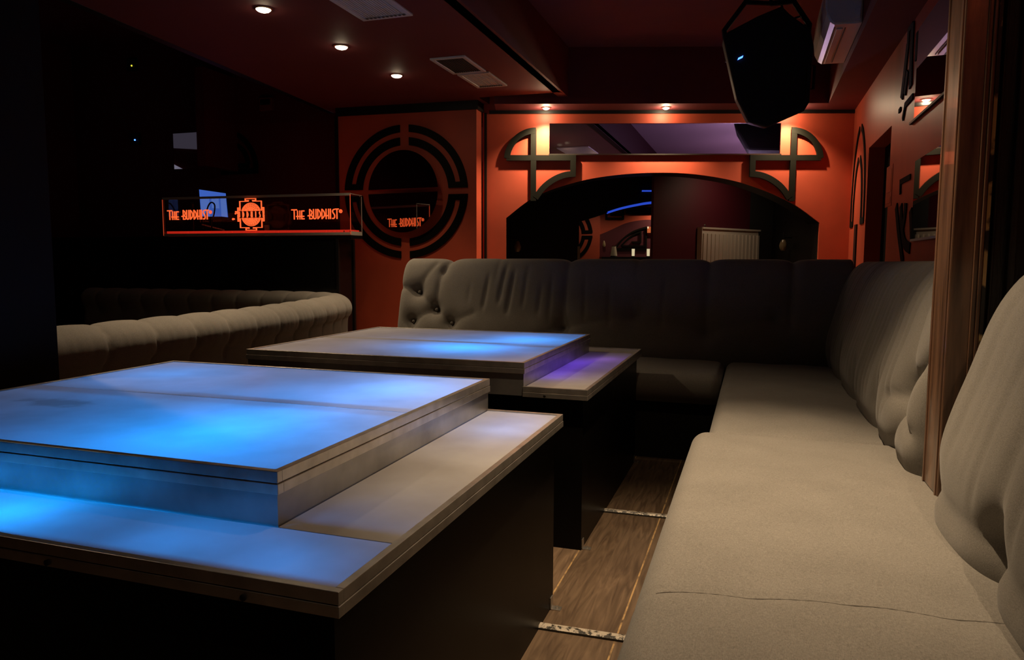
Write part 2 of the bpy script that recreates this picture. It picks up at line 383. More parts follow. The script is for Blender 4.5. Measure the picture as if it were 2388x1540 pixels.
# blue strip light set in the second arch
st = thing('strip_light', 'thin blue strip light following the curve of the inner black arch', 'strip light', F(1.5, 1.28, 1.6))
obj('diffuser', MB().stroke([p for p in arch2 if 1.2 < p[0] < 1.9], .018, 1.285, 1.42, F), STRIPBLUE, st)
st = thing('strip_light', 'short straight blue strip light high in the dark passage above the inner arch', 'strip light', F(1.6, 1.28, 1.76))
obj('diffuser', MB().pbox(1.57, 1.95, 1.27, 1.298, 1.758, 1.772, F), STRIPBLUE, st)

# ================================================================== helpers for things
def spot(name, loc, power, angle=110, blend=.8, col=(1, .76, .50), rad=.03, aim=None):
    l = bpy.data.lights.new(name, 'SPOT'); l.energy = power; l.color = col; l.spot_size = math.radians(angle); l.spot_blend = blend; l.shadow_soft_size = rad
    o = bpy.data.objects.new(name, l); COL.objects.link(o); o.location = loc
    if aim: o.rotation_euler = (Vector(aim)-Vector(loc)).to_track_quat('-Z', 'Y').to_euler()
    return o
def point(name, loc, power, col, rad=.03):
    l = bpy.data.lights.new(name, 'POINT'); l.energy = power; l.color = col; l.shadow_soft_size = rad
    o = bpy.data.objects.new(name, l); COL.objects.link(o); o.location = loc; return o

def downlight(p, label, group, power, r=.040, angle=100, blend=.9, aim=None, col=(1, .73, .45), spill=0):
    t = thing('downlight', label, 'ceiling light', p, group)
    x, y, z = p
    obj('trim_ring', MB().lathe([(r+.012, 0), (r+.012, -.004), (r+.004, -.008), (r, -.006), (r, 0)], p, 28), CHROME, t, smooth='auto')
    obj('lamp_lens', MB().lathe([(r, -.002), (r*.96, -.008), (r*.8, -.014), (r*.45, -.019), (.002, -.021)], p, 24), BULB if group == GA else BULBW, t, smooth=True)
    spot('lamp_beam', (x, y, z-.034), power, angle, blend, col, .012, aim)
    if spill: point('lamp_spill', (x, y, z-.034), spill, col, .012)
    return t

# ================================================================== LAMPS
GA = 'row of downlights in the low ceiling'
downlight((-2.658, 3.566, 2.41), 'downlight in the ceiling nearest the camera, left of the big pale vent', GA, 55)
downlight((-2.625, 4.327, 2.41), 'second downlight of the ceiling row, between the nearest and the farthest', GA, 46)
downlight((-2.621, 5.102, 2.41), 'farthest downlight of the ceiling row, nearest the red column', GA, 42)
GB = 'spots under the pelmet of the arched wall'
for a_, lab_, pw_ in ((.508, 'small spot under the pelmet above the left cross ornament', 22), (1.555, 'small spot under the pelmet above the middle of the long glass panel', 20), (2.66, 'small spot under the pelmet hidden behind the black loudspeaker', 14)):
    downlight(F(a_, -.14, 2.35), lab_, GB, pw_*5.2, r=.030, angle=120, blend=1, col=(1, .76, .47), spill=3.2)
p = F(2.66, -.14, 2.316); spot('lamp_beam', p, 1.05, 80, 1, (1, .80, .56), .012, (.807, 5.3, 1.95))
GC = 'downlights over the near seating, above the frame'
for x, y, pw, an, bl in ((-2.63, 2.80, 78, 78, 1), (-2.63, 2.03, 36, 86, 1), (-2.63, 1.25, 26, 100, .9), (-.15, 1.90, 335, 55, 1), (-.10, 2.1, 20, 84, .6), (.68, .35, 52, 104, .8)):
    downlight((x, y, 2.41 if x < -1.6 else 2.35 if x > .56 else 2.82), 'round warm downlight over the near seating, above the top of the picture', GC, pw, angle=an, blend=bl, aim=(x+.78, y, .7) if x < -2 and y > 1.5 else None)

# ================================================================== LIT TABLES
def lit_table(name_label, xl, xt, xs, y0, y1, ys0, ys1, zt, zs, near_edge):
    """stepped table: upper frosted top [xl..xt]x[y0..y1]; lower L shelf out to xs and to ys0/ys1"""
    X0, X1, Y0, Y1 = xl, xs, min(y0, ys0), max(y1, ys1)
    t = thing('lit_table', name_label, 'table', ((X0+X1)/2, (Y0+Y1)/2, 0), 'stepped light tables')
    i = .02
    b = MB(); w = .016; zb = zs-.034
    b.box(X0+i, X1-i, Y0+i, Y0+i+w, 0, zb); b.box(X0+i, X1-i, Y1-i-w, Y1-i, 0, zb)
    b.box(X0+i, X0+i+w, Y0+i+w, Y1-i-w, 0, zb); b.box(X1-i-w, X1-i, Y0+i+w, Y1-i-w, 0, zb); b.box(X0+i+w, X1-i-w, Y0+i+w, Y1-i-w, .30, .315)
    obj('base', b, LAM, t)
    for yy in ((Y0+i+.02), (Y1-i-.02)):
        br = MB().box(X1-i, X1-i+.003, yy-.012, yy+.012, .0, .035).box(X1-i, X1-i+.03, yy-.012, yy+.012, 0, .003)
        br.lathe([(.004, 0), (.004, .006)], (X1-i+.018, yy, .003), 8)
        obj('floor_bracket', br, ALU, t)
    # riser: ring of board between the two levels, carried down as a divider inside the cavity
    r = MB(); w = .014; e = .004
    def ring(m, ax0, ax1, ay0, ay1, w, z0, z1):
        m.box(ax0, ax1, ay0, ay0+w, z0, z1); m.box(ax0, ax1, ay1-w, ay1, z0, z1); m.box(ax0, ax0+w, ay0+w, ay1-w, z0, z1); m.box(ax1-w, ax1, ay0+w, ay1-w, z0, z1)
    f = MB(); ring(f, xl, xt, y0, y1, .013, zt-.0195, zt); ring(f, xl+.002, xt-.002, y0+.002, y1-.002, .011, zt-.0212, zt-.0195); ring(f, xl-.001, xt+.001, y0-.001, y1+.001, .016, zt-.039, zt-.0212)
    obj('top_frame', f, ALU, t, bevel=.0012)
    ring(r, xl+e, xt-e, y0+e, y1-e, w, zs-.034, zt-.038); obj('riser', r, RISER, t)
    dv = MB(); ring(dv, xl+.03, xt-.03, y0+.03, y1-.03, .008, .31, zs-.02); obj('divider', dv, BLACK, t)
    # frosted panels are trays: a sheet with turned-down sides, open to the lamps below
    def tray(a0, a1, b0, b1, z):
        m = MB(); g = .0015
        a0 += g; a1 -= g; b0 += g; b1 -= g
        m.add([(a0,b0,z),(a1,b0,z),(a1,b1,z),(a0,b1,z),(a0,b0,z-.008),(a1,b0,z-.008),(a1,b1,z-.008),(a0,b1,z-.008)], [(0,1,2,3),(0,4,5,1),(1,5,6,2),(2,6,7,3),(3,7,4,0)])
        return m
    ym = (y0+y1)/2
    for a, c in ((y0+.013, ym), (ym, y1-.013)):
        obj('frosted_panel', tray(xl+.013, xt-.013, a, c, zt-.003), PANEL, t, recalc=False)
    obj('crossbar', MB().box(xl+.02, xt-.02, ym-.006, ym+.006, zt-.035, zt-.013), BLACK, t)
    # shelf: right strip and end strip
    sf = MB()
    def lring(w0, w1, out, z0, z1):
        sf.box(xt-.01, X1+out, Y0-out, Y0-out+w0, z0, z1) if False else None
        if ys0 < y0:
            sf.box(X0-out, X1+out, Y0-out, Y0-out+w0, z0, z1)
            sf.box(xt-.006, X1+out, Y1-w0+out, Y1+out, z0, z1)
            sf.box(X0-out, X0-out+w0, Y0+w0-out, y0, z0, z1)
        else:
            sf.box(X0-out, X1+out, Y1+out-w0, Y1+out, z0, z1)
            sf.box(xt-.006, X1+out, Y0-out, Y0-out+w0, z0, z1)
            sf.box(X0-out, X0-out+w0, y1, Y1+out-w0, z0, z1)
        sf.box(X1+out-w0, X1+out, Y0-out+w0, Y1+out-w0, z0, z1)
    lring(.013, 0, 0, zs-.018, zs); lring(.011, 0, -.002, zs-.0197, zs-.018); lring(.016, 0, .001, zs-.036, zs-.0197)
    obj('shelf_frame', sf, ALU, t, bevel=.0012)
    if ys0 < y0:
        obj('shelf_panel', tray(X0+.013, X1-.013, Y0+.013, y0, zs-.003), PANEL, t, recalc=False)
        obj('shelf_panel', tray(xt-.003, X1-.013, y0, Y1-.013, zs-.003), PANEL, t, recalc=False)
        obj('shelf_rail', MB().box(xt, X1-.015, y0-.005, y0+.005, zs-.034, zs-.013), BLACK, t)
    else:
        obj('shelf_panel', tray(X0+.013, X1-.013, y1, Y1-.013, zs-.003), PANEL, t, recalc=False)
        obj('shelf_panel', tray(xt-.003, X1-.013, Y0+.013, y1, zs-.003), PANEL, t, recalc=False)
        obj('shelf_rail', MB().box(xt, X1-.015, y1-.005, y1+.005, zs-.034, zs-.013), BLACK, t)
    for k in range(4):
        xx = X0+.15+(X1-X0-.3)*k/3
        obj('frame_screw', MB().lathe([(.005, 0), (.005, .002), (.003, .003)], (xx, Y0-.002, zs-.029), 8, axis=(0, -1, 0)), BLACK, t)
    return t
lit_table('large stepped table with blue glowing frosted top and glowing low shelf on two sides', -1.893, -.729, -.505, .981, 1.993, .801, 1.993, .656, .565, True)
lit_table('stepped table before the long sofa, half blue half pale top and violet lit side shelf', -1.895, -.7415, -.5177, 2.375, 3.443, 2.375, 3.62, .652, .569, False)
LB = (.004, .27, 1.0)
LG = 4.6
for x, y, z, pw in ((-.99, 1.25, .40, 3.0), (-1.06, 1.16, .40, 1.2), (-.90, 1.76, .42, 2.2), (-1.68, 1.80, .44, 1.3), (-1.45, 1.45, .40, .5)): point('led_module', (x, y, z), pw*LG, LB, .04)
for x, y, z, pw in ((-1.12, 2.74, .47, 2.8), (-.94, 3.12, .46, 2.0)): point('led_module', (x, y, z), pw*LG, LB, .04)
for x, y, z, pw in ((-1.22, .89, .44, .85), (-1.5, .89, .44, .95), (-.85, .87, .43, .28), (-.63, .86, .44, .26), (-.60, 1.76, .44, .22), (-.60, 1.90, .45, .10)): point('led_module', (x, y, z), pw*LG, LB, .04)
for y in (2.62, 2.70, 2.78, 2.86, 2.94, 3.02, 3.10): point('led_module', (-.70, y, .50), .22, (.16, .06, 1.0), .012)
point('led_module', (-.62, 3.2, .47), .5, (.35, .16, 1.0), .03)

# ================================================================== UPHOLSTERY
def upholstered(path, prof, disp, ds=.012, nt=90, end_r=(.05, .05)):
    """path: XY polyline, sitter's side on its left (+n); prof: (d,z), d towards the sitter; disp(s,t,T) in metres along the surface normal"""
    P = np.array(path, float); seg = np.linalg.norm(np.diff(P, axis=0), axis=1); cs = np.concatenate([[0], np.cumsum(seg)]); Ls = cs[-1]
    ns = max(int(Ls/ds), 8); s = np.linspace(0, Ls, ns+1)
    px = np.interp(s, cs, P[:,0]); py = np.interp(s, cs, P[:,1])
    tx = np.gradient(px, s); ty = np.gradient(py, s); q = np.hypot(tx, ty); tx /= q; ty /= q
    nx, ny = -ty, tx
    R = np.array(catmull(prof, 10)); sg = np.linalg.norm(np.diff(R, axis=0), axis=1); ct = np.concatenate([[0], np.cumsum(sg)]); T = ct[-1]
    t = np.linspace(0, T, nt+1); d = np.interp(t, ct, R[:,0]); z = np.interp(t, ct, R[:,1])
    td = np.gradient(d, t); tz = np.gradient(z, t); q = np.hypot(td, tz); td /= q; tz /= q
    nd, nz = tz, -td
    SS, TT = np.meshgrid(s, t, indexing='ij')
    D = disp(SS, TT, T)
    r0, r1 = end_r
    e = np.ones_like(s)*0
    for rr, dist in ((r0, s), (r1, Ls-s)):
        if rr > 0:
            k = np.clip(rr-dist, 0, rr); e = np.maximum(e, rr-np.sqrt(np.maximum(rr*rr-k*k, 0)))
    D = D - e[:,None]
    dd = d[None,:]+nd[None,:]*D; zz = z[None,:]+nz[None,:]*D
    G = np.stack([px[:,None]+nx[:,None]*dd, py[:,None]+ny[:,None]*dd, zz], -1)
    m = MB(); m.grid(G)
    n1 = nt+1; base = 0
    m.f.append([j for j in range(n1)]); m.mi.append(0)
    m.f.append([ns*n1+j for j in range(n1)][::-1]); m.mi.append(0)
    for i in range(ns): m.f.append([i*n1, (i+1)*n1, (i+1)*n1+nt, i*n1+nt]); m.mi.append(0)
    surf = lambda s_, t_, dd_=0: _surf(s_, t_, dd_, s, t, px, py, nx, ny, d, z, nd, nz)
    return m, surf, (R, ct)
def _surf(s_, t_, o, s, t, px, py, nx, ny, d, z, nd, nz):
    I = lambda a, A, B: float(np.interp(a, A, B))
    X, Y, A, B = I(s_, s, px), I(s_, s, py), I(s_, s, nx), I(s_, s, ny); D = I(t_, t, d)+I(t_, t, nd)*o
    return (X+A*D, Y+B*D, I(t_, t, z)+I(t_, t, nz)*o), (A*I(t_, t, nd), B*I(t_, t, nd), I(t_, t, nz))
def crease(S_, T_, a, b, depth, w):
    a = np.array(a, float); b = np.array(b, float); v = b-a; L2 = v@v
    k = np.clip(((S_-a[0])*v[0]+(T_-a[1])*v[1])/L2, 0, 1)
    r = np.hypot(S_-a[0]-k*v[0], T_-a[1]-k*v[1])
    r = np.sqrt(r*r+(.22*w)**2)-.22*w
    return -depth*np.exp(-r/w)
def dimple(S_, T_, c, depth, r): return -depth*np.exp(-(np.hypot(S_-c[0], T_-c[1])/r)**1.3)
def fold(S_, T_, s0, slope, ta, tb, h, w):
    c = s0+slope*(T_-ta); env = np.clip((T_-ta)/.06, 0, 1)*np.clip((tb-T_)/.08, 0, 1)
    return h*np.exp(-((S_-c)/w)**2)*env

# front of the back: from the seat up, over the top roll and down behind
PROF = [(.00,.40),(.022,.465),(.035,.52),(.032,.60),(.010,.69),(-.018,.78),(-.048,.88),(-.078,.945),(-.115,.990),(-.165,1.008),(-.215,.985),(-.245,.93),(-.255,.84),(-.255,.60),(-.255,.30)]
def zt_of(prof):
    R = np.array(catmull(prof, 10)); ct = np.concatenate([[0], np.cumsum(np.linalg.norm(np.diff(R, axis=0), axis=1))]); top = int(np.argmax(R[:,1]))
    return lambda z: float(np.interp(z, R[:top+1,1], ct[:top+1])), float(ct[top]), float(ct[-1])
TZ, TTOP, TEND = zt_of(PROF)

def add_buttons(parent, surf, pts, depth, r=.010):
    for s_, t_ in pts:
        p, n = surf(s_, t_, -depth-.006)
        obj('button', MB().lathe([(r, -.003), (r, .002), (r*.8, .006), (r*.4, .009), (.001, .010)], p, 14, axis=n), FAB, parent, smooth=True)

def cushion(x0, x1, y0, y1, z0, z1, r=.05, seams=(), crown=.012, waves=0):
    """upholstered slab with rolled edges"""
    nx, ny = 44, max(int((y1-y0)/(.0075 if seams else .03)), 24)
    def ease(n): return np.array([.5-.5*math.cos(PI*i/n) for i in range(n+1)])
    u = np.linspace(0, 1, nx+1); v = np.linspace(0, 1, ny+1)
    # concentrate lines near the rim
    def warp(w, L):
        k = min(r*1.2/L, .3); out = []
        for a in w:
            if a < .25: out.append(k*(1-math.cos(a/.25*PI/2)))
            elif a > .75: out.append(1-k*(1-math.cos((1-a)/.25*PI/2)))
            else: out.append(k+(1-2*k)*(a-.25)/.5)
        return np.array(out)
    U = x0+(x1-x0)*warp(u, x1-x0); V = y0+(y1-y0)*warp(v, y1-y0)
    XX, YY = np.meshgrid(U, V, indexing='ij')
    cx = np.clip(XX, x0+r, x1-r); cy = np.clip(YY, y0+r, y1-r)
    # rounded plan corner: pull points of the square rim onto the rounded outline
    dx, dy = XX-cx, YY-cy; m = np.maximum(abs(dx), abs(dy)); q = np.hypot(dx, dy); k = np.where(q > 1e-9, m/np.maximum(q, 1e-9), 1)
    dx, dy = dx*k, dy*k; XX, YY = cx+dx, cy+dy; e = np.hypot(dx, dy)
    drop = r-np.sqrt(np.maximum(r*r-e*e, 0))
    a = (XX-x0)/(x1-x0); b = (YY-y0)/(y1-y0)
    ZZ = z1-drop+crown*(1-(2*a-1)**2)*np.clip(4*b*(1-b)*2, 0, 1)-crown*.3
    ZZ += .0022*np.sin(XX*23+1.3*np.sin(YY*7))*np.sin(YY*13+1)*np.clip(1-e/r, 0, 1)
    for ys, sl in seams: ZZ -= .0055*np.exp(-abs(YY-ys-sl*(XX-x0))/.007)
    G = np.stack([XX, YY, ZZ], -1); mb = MB(); mb.grid(G, flip=True)
    h, w = G.shape[:2]
    rim = [i*w for i in range(h)]+[(h-1)*w+j for j in range(1, w)]+[i*w+w-1 for i in range(h-2, -1, -1)]+[j for j in range(w-2, 0, -1)]
    mb2 = len(mb.v)
    for l in rim: x, y, z = mb.v[l]; mb.v.append((x, y, z0))
    n = len(rim)
    for i in range(n): j = (i+1) % n; mb.f.append([rim[i], rim[j], mb2+j, mb2+i]); mb.mi.append(0)
    mb.f.append([mb2+i for i in range(n)]); mb.mi.append(0)
    return mb

# ---- near bench along the right wall
nb = thing('banquette_bench', 'long grey fabric bench with tufted back in front of the dark wooden post', 'bench', (.12, .8, 0), 'grey banquette seating')
seat_mb = cushion(-.172, .47, -1.2, 2.405, .30, .462, .05, seams=((1.165, .10), (-.2, .1)))
obj('seat_cushion', seat_mb, FAB, nb, smooth=True)
obj('base', MB().box(-.10, .72, -1.18, 1.86, .0, .305).box(-.10, .40, 1.86, 2.36, 0, .305), FABDARK, nb)
def disp_near(S_, T_, T):
    # s runs from the near end (y=-1.2); a button every 0.42 m, one of them at y=1.36
    D = np.zeros_like(S_); zb = .525; tb = TZ(zb)
    ph = 2*PI*(S_-2.56)/.42
    tc = tb-.016*(1-np.cos(ph))/2
    low = 1/(1+np.exp((T_-tc)/.010))
    D += .024*low*(.55+.45*(1-np.cos(ph))/2)
    D += -.020*np.exp(-np.abs(T_-tc)/.016)
    for k in range(-1, 8):
        sb = 2.56-.42*k
        D += dimple(S_, T_, (sb, tb), .046, .045)
        D += crease(S_, T_, (sb, tb), (sb, TZ(.42)), .036, .022)
        D += crease(S_, T_, (sb, tb), (sb-.03, TTOP+.16), .012, .022)
    rr = random.Random(11)
    for j in range(46):
        sj = 3.0*(j+rr.uniform(.1, .9))/46
        D += fold(S_, T_, sj, rr.uniform(-.06, .04), tb+rr.uniform(.01, .10), TTOP+rr.uniform(-.18, .10), -rr.uniform(.003, .0095), rr.uniform(.007, .013))
    for _ in range(3):
        D[1:-1,1:-1] = (4*D[1:-1,1:-1]+D[:-2,1:-1]+D[2:,1:-1]+D[1:-1,:-2]+D[1:-1,2:])/8
    return D
m, sf, _ = upholstered([(.415, -1.2), (.415, 1.80)], PROF, disp_near, .010, 100, (.05, .075))
bk = obj('backrest', m, FAB, nb, smooth=True)
add_buttons(nb, sf, [(2.56-.42*k, TZ(.525)) for k in range(0, 3)], .052)
from mathutils.bvhtree import BVHTree
bvh = BVHTree.FromPolygons(seat_mb.v, seat_mb.f)
def seat_z(x, y): return bvh.ray_cast(Vector((x, y, .6)), Vector((0, 0, -1)))[0].z
for ys, sl in ((1.165, .10), (-.2, .1)):
    xs = [-.135+.59*i/150 for i in range(151)]
    obj('seam', MB().tube([(x_, ys+sl*(x_+.172), seat_z(x_, ys+sl*(x_+.172))-.0004) for x_ in xs], .0013, 6), SEAM, nb, smooth=True)

# ---- far bench
fb = thing('banquette_bench', 'grey fabric bench with pleated back between the dark wooden post and the long sofa', 'bench', (.12, 3.2, 0), 'grey banquette seating')
obj('seat_cushion', cushion(-.128, .47, 2.412, 4.235, .30, .448, .045, crown=.008, seams=((3.3, .06),)), FAB, fb, smooth=True)
obj('base', MB().box(-.07, .72, 2.40, 4.22, .0, .305), FABDARK, fb)
def disp_far(S_, T_, T):
    D = np.zeros_like(S_); tb = TZ(.645); sb = .21
    D += dimple(S_, T_, (sb, tb), .070, .055)
    D += crease(S_, T_, (sb, tb), (sb-.12, TZ(.75)), .042, .020)+crease(S_, T_, (sb-.12, TZ(.75)), (sb-.15, TTOP), .010, .02)
    D += crease(S_, T_, (sb, tb), (sb-.17, TZ(.56)), .018, .022)+crease(S_, T_, (sb, tb), (sb+.07, TZ(.44)), .042, .026)
    D += crease(S_, T_, (sb, tb), (sb+.20, TZ(.60)), .016, .022)
    D += crease(S_, T_, (sb+.03, tb+.02), (sb+.11, TTOP+.12), .016, .028)
    for sc in (.60, 1.12, 1.62, 2.05):
        D += crease(S_, T_, (sc, TZ(.43)), (sc-.02, TZ(.60)), .026, .026)+dimple(S_, T_, (sc-.01, TZ(.53)), .016, .06)
    rr = random.Random(7)
    for j in range(30):
        sj = .36+1.85*(j+rr.uniform(.2, .8))/30
        D += fold(S_, T_, sj, rr.uniform(-.05, .02), TZ(.47)+rr.uniform(0, .10), TTOP+rr.uniform(-.06, .12), -rr.uniform(.004, .0105), rr.uniform(.009, .014))
    return D
m, sf, _ = upholstered([(.415, 2.03), (.415, 4.28)], PROF, disp_far, .010, 100, (.06, .02))
obj('backrest', m, FAB, fb, smooth=True)
add_buttons(fb, sf, [(.21, TZ(.645))], .066)

# ---- long sofa across the back
bs = thing('banquette_sofa', 'long high-backed dark grey sofa across the room behind the violet lit table', 'sofa', (-.95, 4.0, 0), 'grey banquette seating')
obj('seat_cushion', cushion(-2.16, -.135, 3.66, 4.24, .30, .452, .05), FAB, bs, smooth=True)
obj('base', MB().box(-2.12, -.08, 3.70, 4.42, 0, .305), FABDARK, bs)
def disp_back(S_, T_, T):
    # s runs from the right end (x=.52) to the left end (x=-2.19): s = .52-x
    sx = lambda x: .52-x
    D = np.zeros_like(S_)
    but = [(-2.065, .815), (-1.930, .705), (-2.085, .625), (-1.816, .62), (-1.08, .61), (-.66, .70), (-.25, .61), (.12, .70)]
    for x, z in but: D += dimple(S_, T_, (sx(x), TZ(z)), .050 if x < -1.7 else .035, .045 if x < -1.7 else .06)
    C = [((-2.065,.815),(-2.19,.842),.022),((-2.065,.815),(-1.955,.99),.016),((-2.065,.815),(-1.930,.705),.015),((-1.930,.705),(-1.90,.96),.020),
         ((-2.085,.625),(-1.930,.705),.014),((-1.930,.705),(-1.816,.62),.014),((-2.085,.625),(-2.085,.45),.018),((-1.816,.62),(-1.816,.45),.018),
         ((-1.816,.62),(-1.66,.68),.010),((-1.08,.61),(-1.08,.5),.014),((-1.08,.61),(-.66,.70),.008),((-.66,.70),(-.25,.61),.010),((-.25,.61),(.12,.70),.010),((-1.08,.61),(-1.25,.55),.012)]
    for (x0, z0), (x1, z1), dp in C: D += crease(S_, T_, (sx(x0), TZ(z0)), (sx(x1), TZ(z1)), dp, .020)
    for x in (-1.08, -.25, .2): D += crease(S_, T_, (sx(x), TZ(.66)), (sx(x+.015), TTOP+.20), .020, .026)
    D += crease(S_, T_, (sx(-1.90), TZ(.94)), (sx(-1.845), TTOP+.05), .030, .025)
    for x in (-1.53, -.66): D += crease(S_, T_, (sx(x), TZ(.9)), (sx(x+.02), TTOP+.12), .006, .012)
    for x, sl, z0, z1, h in ((-1.60,-.10,.68,.95,-.010),(-1.50,-.12,.72,1.0,-.012),(-1.44,-.10,.66,.97,-.014),(-1.34,-.06,.70,.99,-.007),(-1.24,-.06,.66,.9,-.007),(-1.70,-.05,.72,.9,-.004),(-1.17,-.02,.62,.95,-.006),(-.95,.03,.64,.95,-.006),(-.8,.03,.6,.9,-.006),(-.5,-.05,.6,.95,-.006)):
        D += fold(S_, T_, sx(x), sl, TZ(z0), TZ(min(z1, 1.0)), h, .013)
    return D
m, sf, _ = upholstered([(.52, 4.235), (-2.195, 4.235)], [(d, z+.012 if z > .7 else z) for d, z in PROF], disp_back, .010, 100, (.02, .06))
# sitter's side must face the camera: the path runs right to left, so its left is towards -y
obj('backrest', m, FAB, bs, smooth=True)
add_buttons(bs, sf, [(.52+2.065, TZ(.815)), (.52+1.930, TZ(.705)), (.52+2.085, TZ(.625)), (.52+1.816, TZ(.62))], .046, .010)

# ---- chesterfield on the left, its back towards the tables
ls = thing('chesterfield_sofa', 'low rolled-back grey corner sofa before the gloss black counter', 'sofa', (-3.4, 3.4, 0), 'grey banquette seating')
LP = [(.085,.34),(.078,.45),(.070,.54),(.080,.60),(.098,.65),(.090,.70),(.050,.735),(.0,.748),(-.055,.738),(-.105,.705),(-.128,.655),(-.122,.605),(-.100,.575),(-.092,.50),(-.090,.30),(-.090,.06)]
TZL, TTL, TEL = zt_of(LP)
lpath = catmull([(-2.50, 1.84), (-2.50, 2.3), (-2.53, 2.8), (-2.60, 3.35), (-2.72, 3.9), (-2.86, 4.4), (-3.02, 4.82), (-3.28, 5.08), (-3.62, 5.17), (-4.0, 5.18), (-4.8, 5.15), (-5.8, 5.10)], 6)
def disp_left(S_, T_, T):
    D = np.zeros_like(S_)
    for k in range(34):
        s0 = .12+.245*k; sl = -.045
        c = s0+sl*(T_-TTL)/.3
        env = np.clip((T_-TZL(.56))/.05, 0, 1)*np.clip((TTL+.34-T_)/.06, 0, 1)
        D += -.015*np.exp(-abs(S_-c)/.012)*env
        D += .004*np.exp(-((S_-c-.122)/.07)**2)*env
        D += dimple(S_, T_, (s0+.02, TZL(.56)), .02, .04)
        for j in (.05, .09, .16): D += fold(S_, T_, s0+j, -.12, TTL+.05, TTL+.26, -.0022, .008)
    return D
m, sf, _ = upholstered(lpath, LP, disp_left, .011, 90, (.02, .05))
obj('backrest', m, FAB, ls, smooth=True)
obj('seat_cushion', cushion(-5.6, -2.75, 1.95, 3.3, .26, .42, .05), FAB, ls, smooth=True)
obj('base', MB().box(-5.5, -2.72, 2.0, 3.25, 0, .262), FABDARK, ls)

# ================================================================== DARK POST, LEFT PILLAR
wp = thing('wooden_post', 'tall varnished dark wood post with worn gilt edge, standing between the bench backs', 'post', (.55, 1.94, 0))
obj('shaft', MB().box(.42, .484, 1.866, 2.012, .46, 2.41).box(.43, .484, 1.876, 2.0, 0, .46), WOOD, wp, bevel=.003)
obj('edge_moulding', MB().box(.4165, .422, 1.872, 1.882, .46, 2.41).box(.4165, .422, 1.996, 2.006, .46, 2.41).box(.464, .4675, 1.861, 1.868, .46, 2.41).box(.4745, .480, 1.858, 1.868, .46, 2.41), WOOD, wp, bevel=.0015)
obj('gilt_strip', MB().box(.485, .492, 1.868, 1.90, .46, 2.41), GILT, wp)
obj('carved_jamb', MB().box(.492, .80, 1.90, 2.0, 0, 2.41).box(.503, .509, 1.885, 1.90, 0, 2.41).box(.535, .55, 1.88, 1.90, 0, 2.41).box(.58, .60, 1.885, 1.90, 0, 2.41), WOODB, wp, bevel=.002)
struct(obj('pillar', MB().box(-2.60, -2.188, 1.46, 1.80, 0, 2.41), PILLAR))

# ================================================================== FLOOR STRIPS
for y, lab in ((1.835, 'worn metal threshold strip on the wood floor, the one nearer the camera'), (2.815, 'worn metal threshold strip on the wood floor, the farther one by the second table')):
    o = obj('threshold_strip', MB().prism([(-.014,0),(-.0135,.006),(-.008,.011),(.008,.011),(.0135,.006),(.014,0)], -.556, -.10, lambda a, q, z, y=y: (q, y+a-.0+(q+.556)*.03, z)), WORN)
    tag(o, lab, 'floor strip', 'metal floor strips')

# ================================================================== FAR WALL DECOR
o = thing('glass_panel', 'long narrow dark glass panel on the red wall above the arch, in place of a mirror', 'glass panel', F(1.57, .02, 2.1))  # see-through pane where the wall carries a mirror
obj('glass', MB().pbox(S0+.001, S1-.001, .004, .012, SZ0+.001, SZ1-.001, F), PANE, o)
obj('bottom_rail', MB().pbox(.537, 2.608, -.020, .016, 1.958, 1.969, F), CHROME, o)
# made-up room behind the glass, copying the mirrored ceiling levels and beam face
struct(obj('ceiling', MB().box(-5.2, -1.60, 7.3, 13.5, 2.41, 2.45), CEIL))
struct(obj('ceiling', MB().box(-1.60, 2.2, 7.1, 13.5, 2.82, 2.86), pmat('mauve_grey_ceiling_paint', (.24, .16, .19), .7)))
struct(obj('trim_12', MB().box(-1.66, -1.60, 7.1, 13.5, 2.405, 2.86), pmat('dark_beam_paint', (.022, .003, .006), .7, spec=.1)))
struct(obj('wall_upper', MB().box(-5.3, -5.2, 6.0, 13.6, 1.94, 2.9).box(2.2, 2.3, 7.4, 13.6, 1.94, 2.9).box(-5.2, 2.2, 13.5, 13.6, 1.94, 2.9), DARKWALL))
t = thing('ceiling_vent', 'pale vent added behind the left end of the long glass panel as a mirror image', 'ceiling vent', (-2.15, 9.15, 2.40))  # added vent, stands for one reflected in the mirror
obj('frame', MB().box(-2.36, -1.96, 8.85, 9.45, 2.398, 2.409), WHITEP, t)
t = thing('loudspeaker', 'dark loudspeaker shape added behind the right end of the long glass panel as a mirror image', 'loudspeaker', (-.03, 8.9, 2.5))  # added copy, stands for the hanging loudspeaker's reflection
obj('cabinet', MB().prism([(-.30,2.72),(-.24,2.50),(-.10,2.26),(.28,2.24),(.34,2.50),(.34,2.72)], 8.7, 9.2, lambda a, q, z: (a, q, z)), PITCH, t, bevel=.02)
obj('bracket', MB().box(-.02, .02, 8.9, 8.95, 2.70, 2.82), SPK, t)
for y_, p_ in ((8.6, 34), (10.0, 40), (11.5, 40), (12.9, 30)): point('upper_fill', (-.35+.1*(y_-8), y_, 2.02), p_, (.66, .46, .74), .03)  # fill lights added to the made-up room, without fixtures
for y_ in (8.2, 9.6, 11.5): point('upper_fill', (-2.4, y_, 2.0), 2.0, (1, .60, .36), .03)

